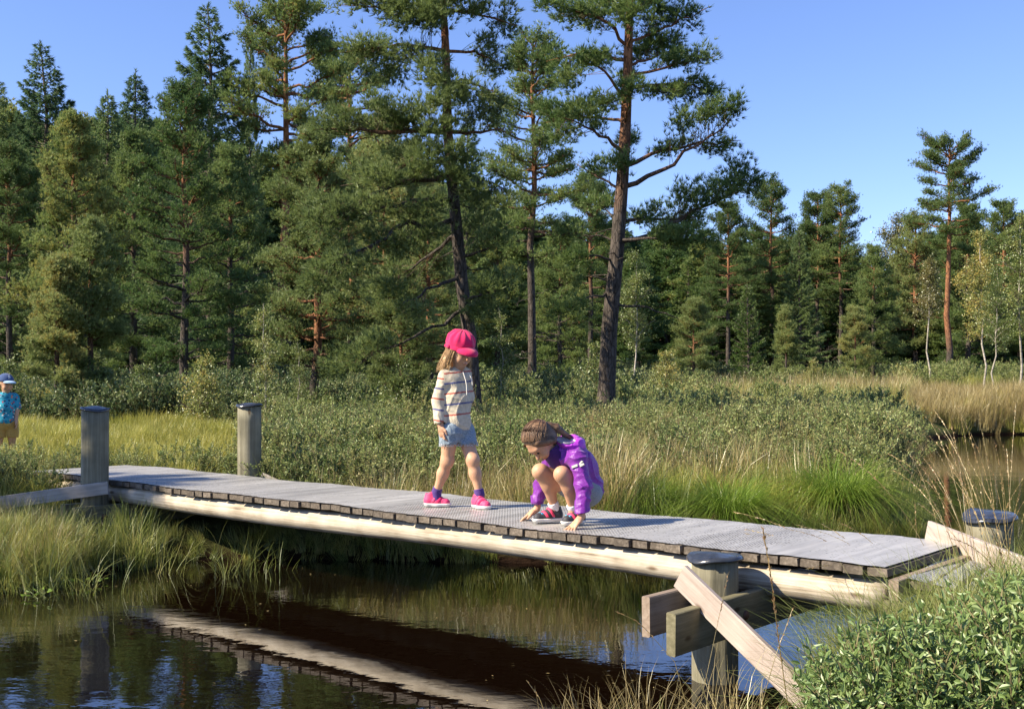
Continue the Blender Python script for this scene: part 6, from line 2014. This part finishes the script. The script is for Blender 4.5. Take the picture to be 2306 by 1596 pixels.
# bright sedge tussocks on the far bank
def tussock(u, Y, s, seed, label):
    X = XY(u, Y); h0 = float(ground_h([(X, Y)])[0])
    root = empty('sedge_tussock', (X, Y, h0 - .03), (0, 0, seed), (s, s, s))
    tag(root, label, 'sedge tussock')
    o = link('blades', grass_clump(seed + 300, 1700, .80, 1.30, .0052, .20, MAT['sedge'], 6, name='blades', tipdroop=.60), root); o['kind'] = 'stuff'
    o = link('dead_blades', grass_clump(seed + 340, 260, .45, .95, .005, .22, MAT['tan_grass'], 5, name='dead_blades', tipdroop=.8), root); o['kind'] = 'stuff'
    return root
tussock(1640, 9.3, .88, 1, 'bright green dome-shaped sedge tussock right behind the bridge centre')
tussock(1885, 9.8, 1.0, 2, 'larger sedge tussock with drooping blades near the open pond')
tussock(1455, 9.4, .72, 3, 'smaller upright sedge tussock behind the crouching child')
tussock(1215, 9.25, .55, 4, 'lowest sedge tussock between the two girls and the far bank')
# long single blades rising from the water under the left end of the bridge
rng = np.random.default_rng(8)
G_long = [grass_clump(401 + i, 6, .60, .62, .0036, .10, MAT['grass'], 7) for i in range(3)]
Pl = np.array([(XY(u, Y), Y) for u, Y in [(rng.uniform(260, 700), rng.uniform(7.7, 8.6)) for _ in range(20)] + [(rng.uniform(-40, 260), rng.uniform(7.2, 7.6)) for _ in range(26)]])
scatter('waterside_blades', G_long, np.column_stack([Pl, np.full(len(Pl), -.03)]), rng.uniform(.6, 1.1, len(Pl)), tilt=.3, label='long thin green blades arching from the water below the left posts', rs=41)
# small broad-leaved water plants at the left bank
def water_plant(u, Y, n, s, seed, label):
    global rng
    rng = np.random.default_rng(seed)
    root = empty('water_plant', (XY(u, Y), Y, 0.0))
    tag(root, label, 'water plant')
    a = rng.uniform(0, 6.28, n); D = unit(np.stack([np.cos(a), np.sin(a), rng.uniform(.4, 1.2, n)], 1))
    P0 = rng.normal(0, .02, (n, 3)) * (1, 1, 0)
    P1 = P0 + D * rng.uniform(.03, .09, (n, 1)) * s
    V, F = tubes(np.stack([P0, (P0 + P1) / 2, P1], 1), np.full((n, 3), .0018), 4)
    link('stem', mesh_np('stem', V, [(F, 0)], [MAT['grass']]), root)
    for i in range(n):
        d = unit(D[i] * (1, 1, .3))
        V, F = leaf_quads(P1[i:i + 1], d[None], .055 * s, .030 * s, True)
        link('leaf', mesh_np('leaf', V, [(F, 0)], [MAT['sedge']]), root)
water_plant(88, 7.25, 9, 1.1, 1, 'small bright broad-leaved water plant off the left bank')
water_plant(205, 7.75, 8, 1.0, 2, 'broad-leaved plant in the grass below the near left post')

# bits of leaf and stem floating on the still water
rng = np.random.default_rng(61)
Q = []
while len(Q) < 110:
    Y = rng.uniform(4.9, 8.8); X = XY(rng.uniform(-40, 1700), Y)
    if shore_dist(np.array([[X, Y]]))[0] < -.05 and rng.uniform() < math.exp(shore_dist(np.array([[X, Y]]))[0] * 1.1) + .05:
        Q.append((X, Y, .004))
Q = np.array(Q); a = rng.uniform(0, 6.28, len(Q))
V, F = leaf_quads(Q, np.stack([np.cos(a), np.sin(a), np.zeros(len(Q))], 1), .022, .008)
V[:, 2] = .004 + rng.uniform(0, .003, len(V))
fd_ = link('floating_leaves', mesh_np('floating_leaves', V, [(F, 0)], [MAT['tan_grass']]))
tag(fd_, 'small dry leaf and stem bits floating on the dark water', 'leaves', kind='stuff')
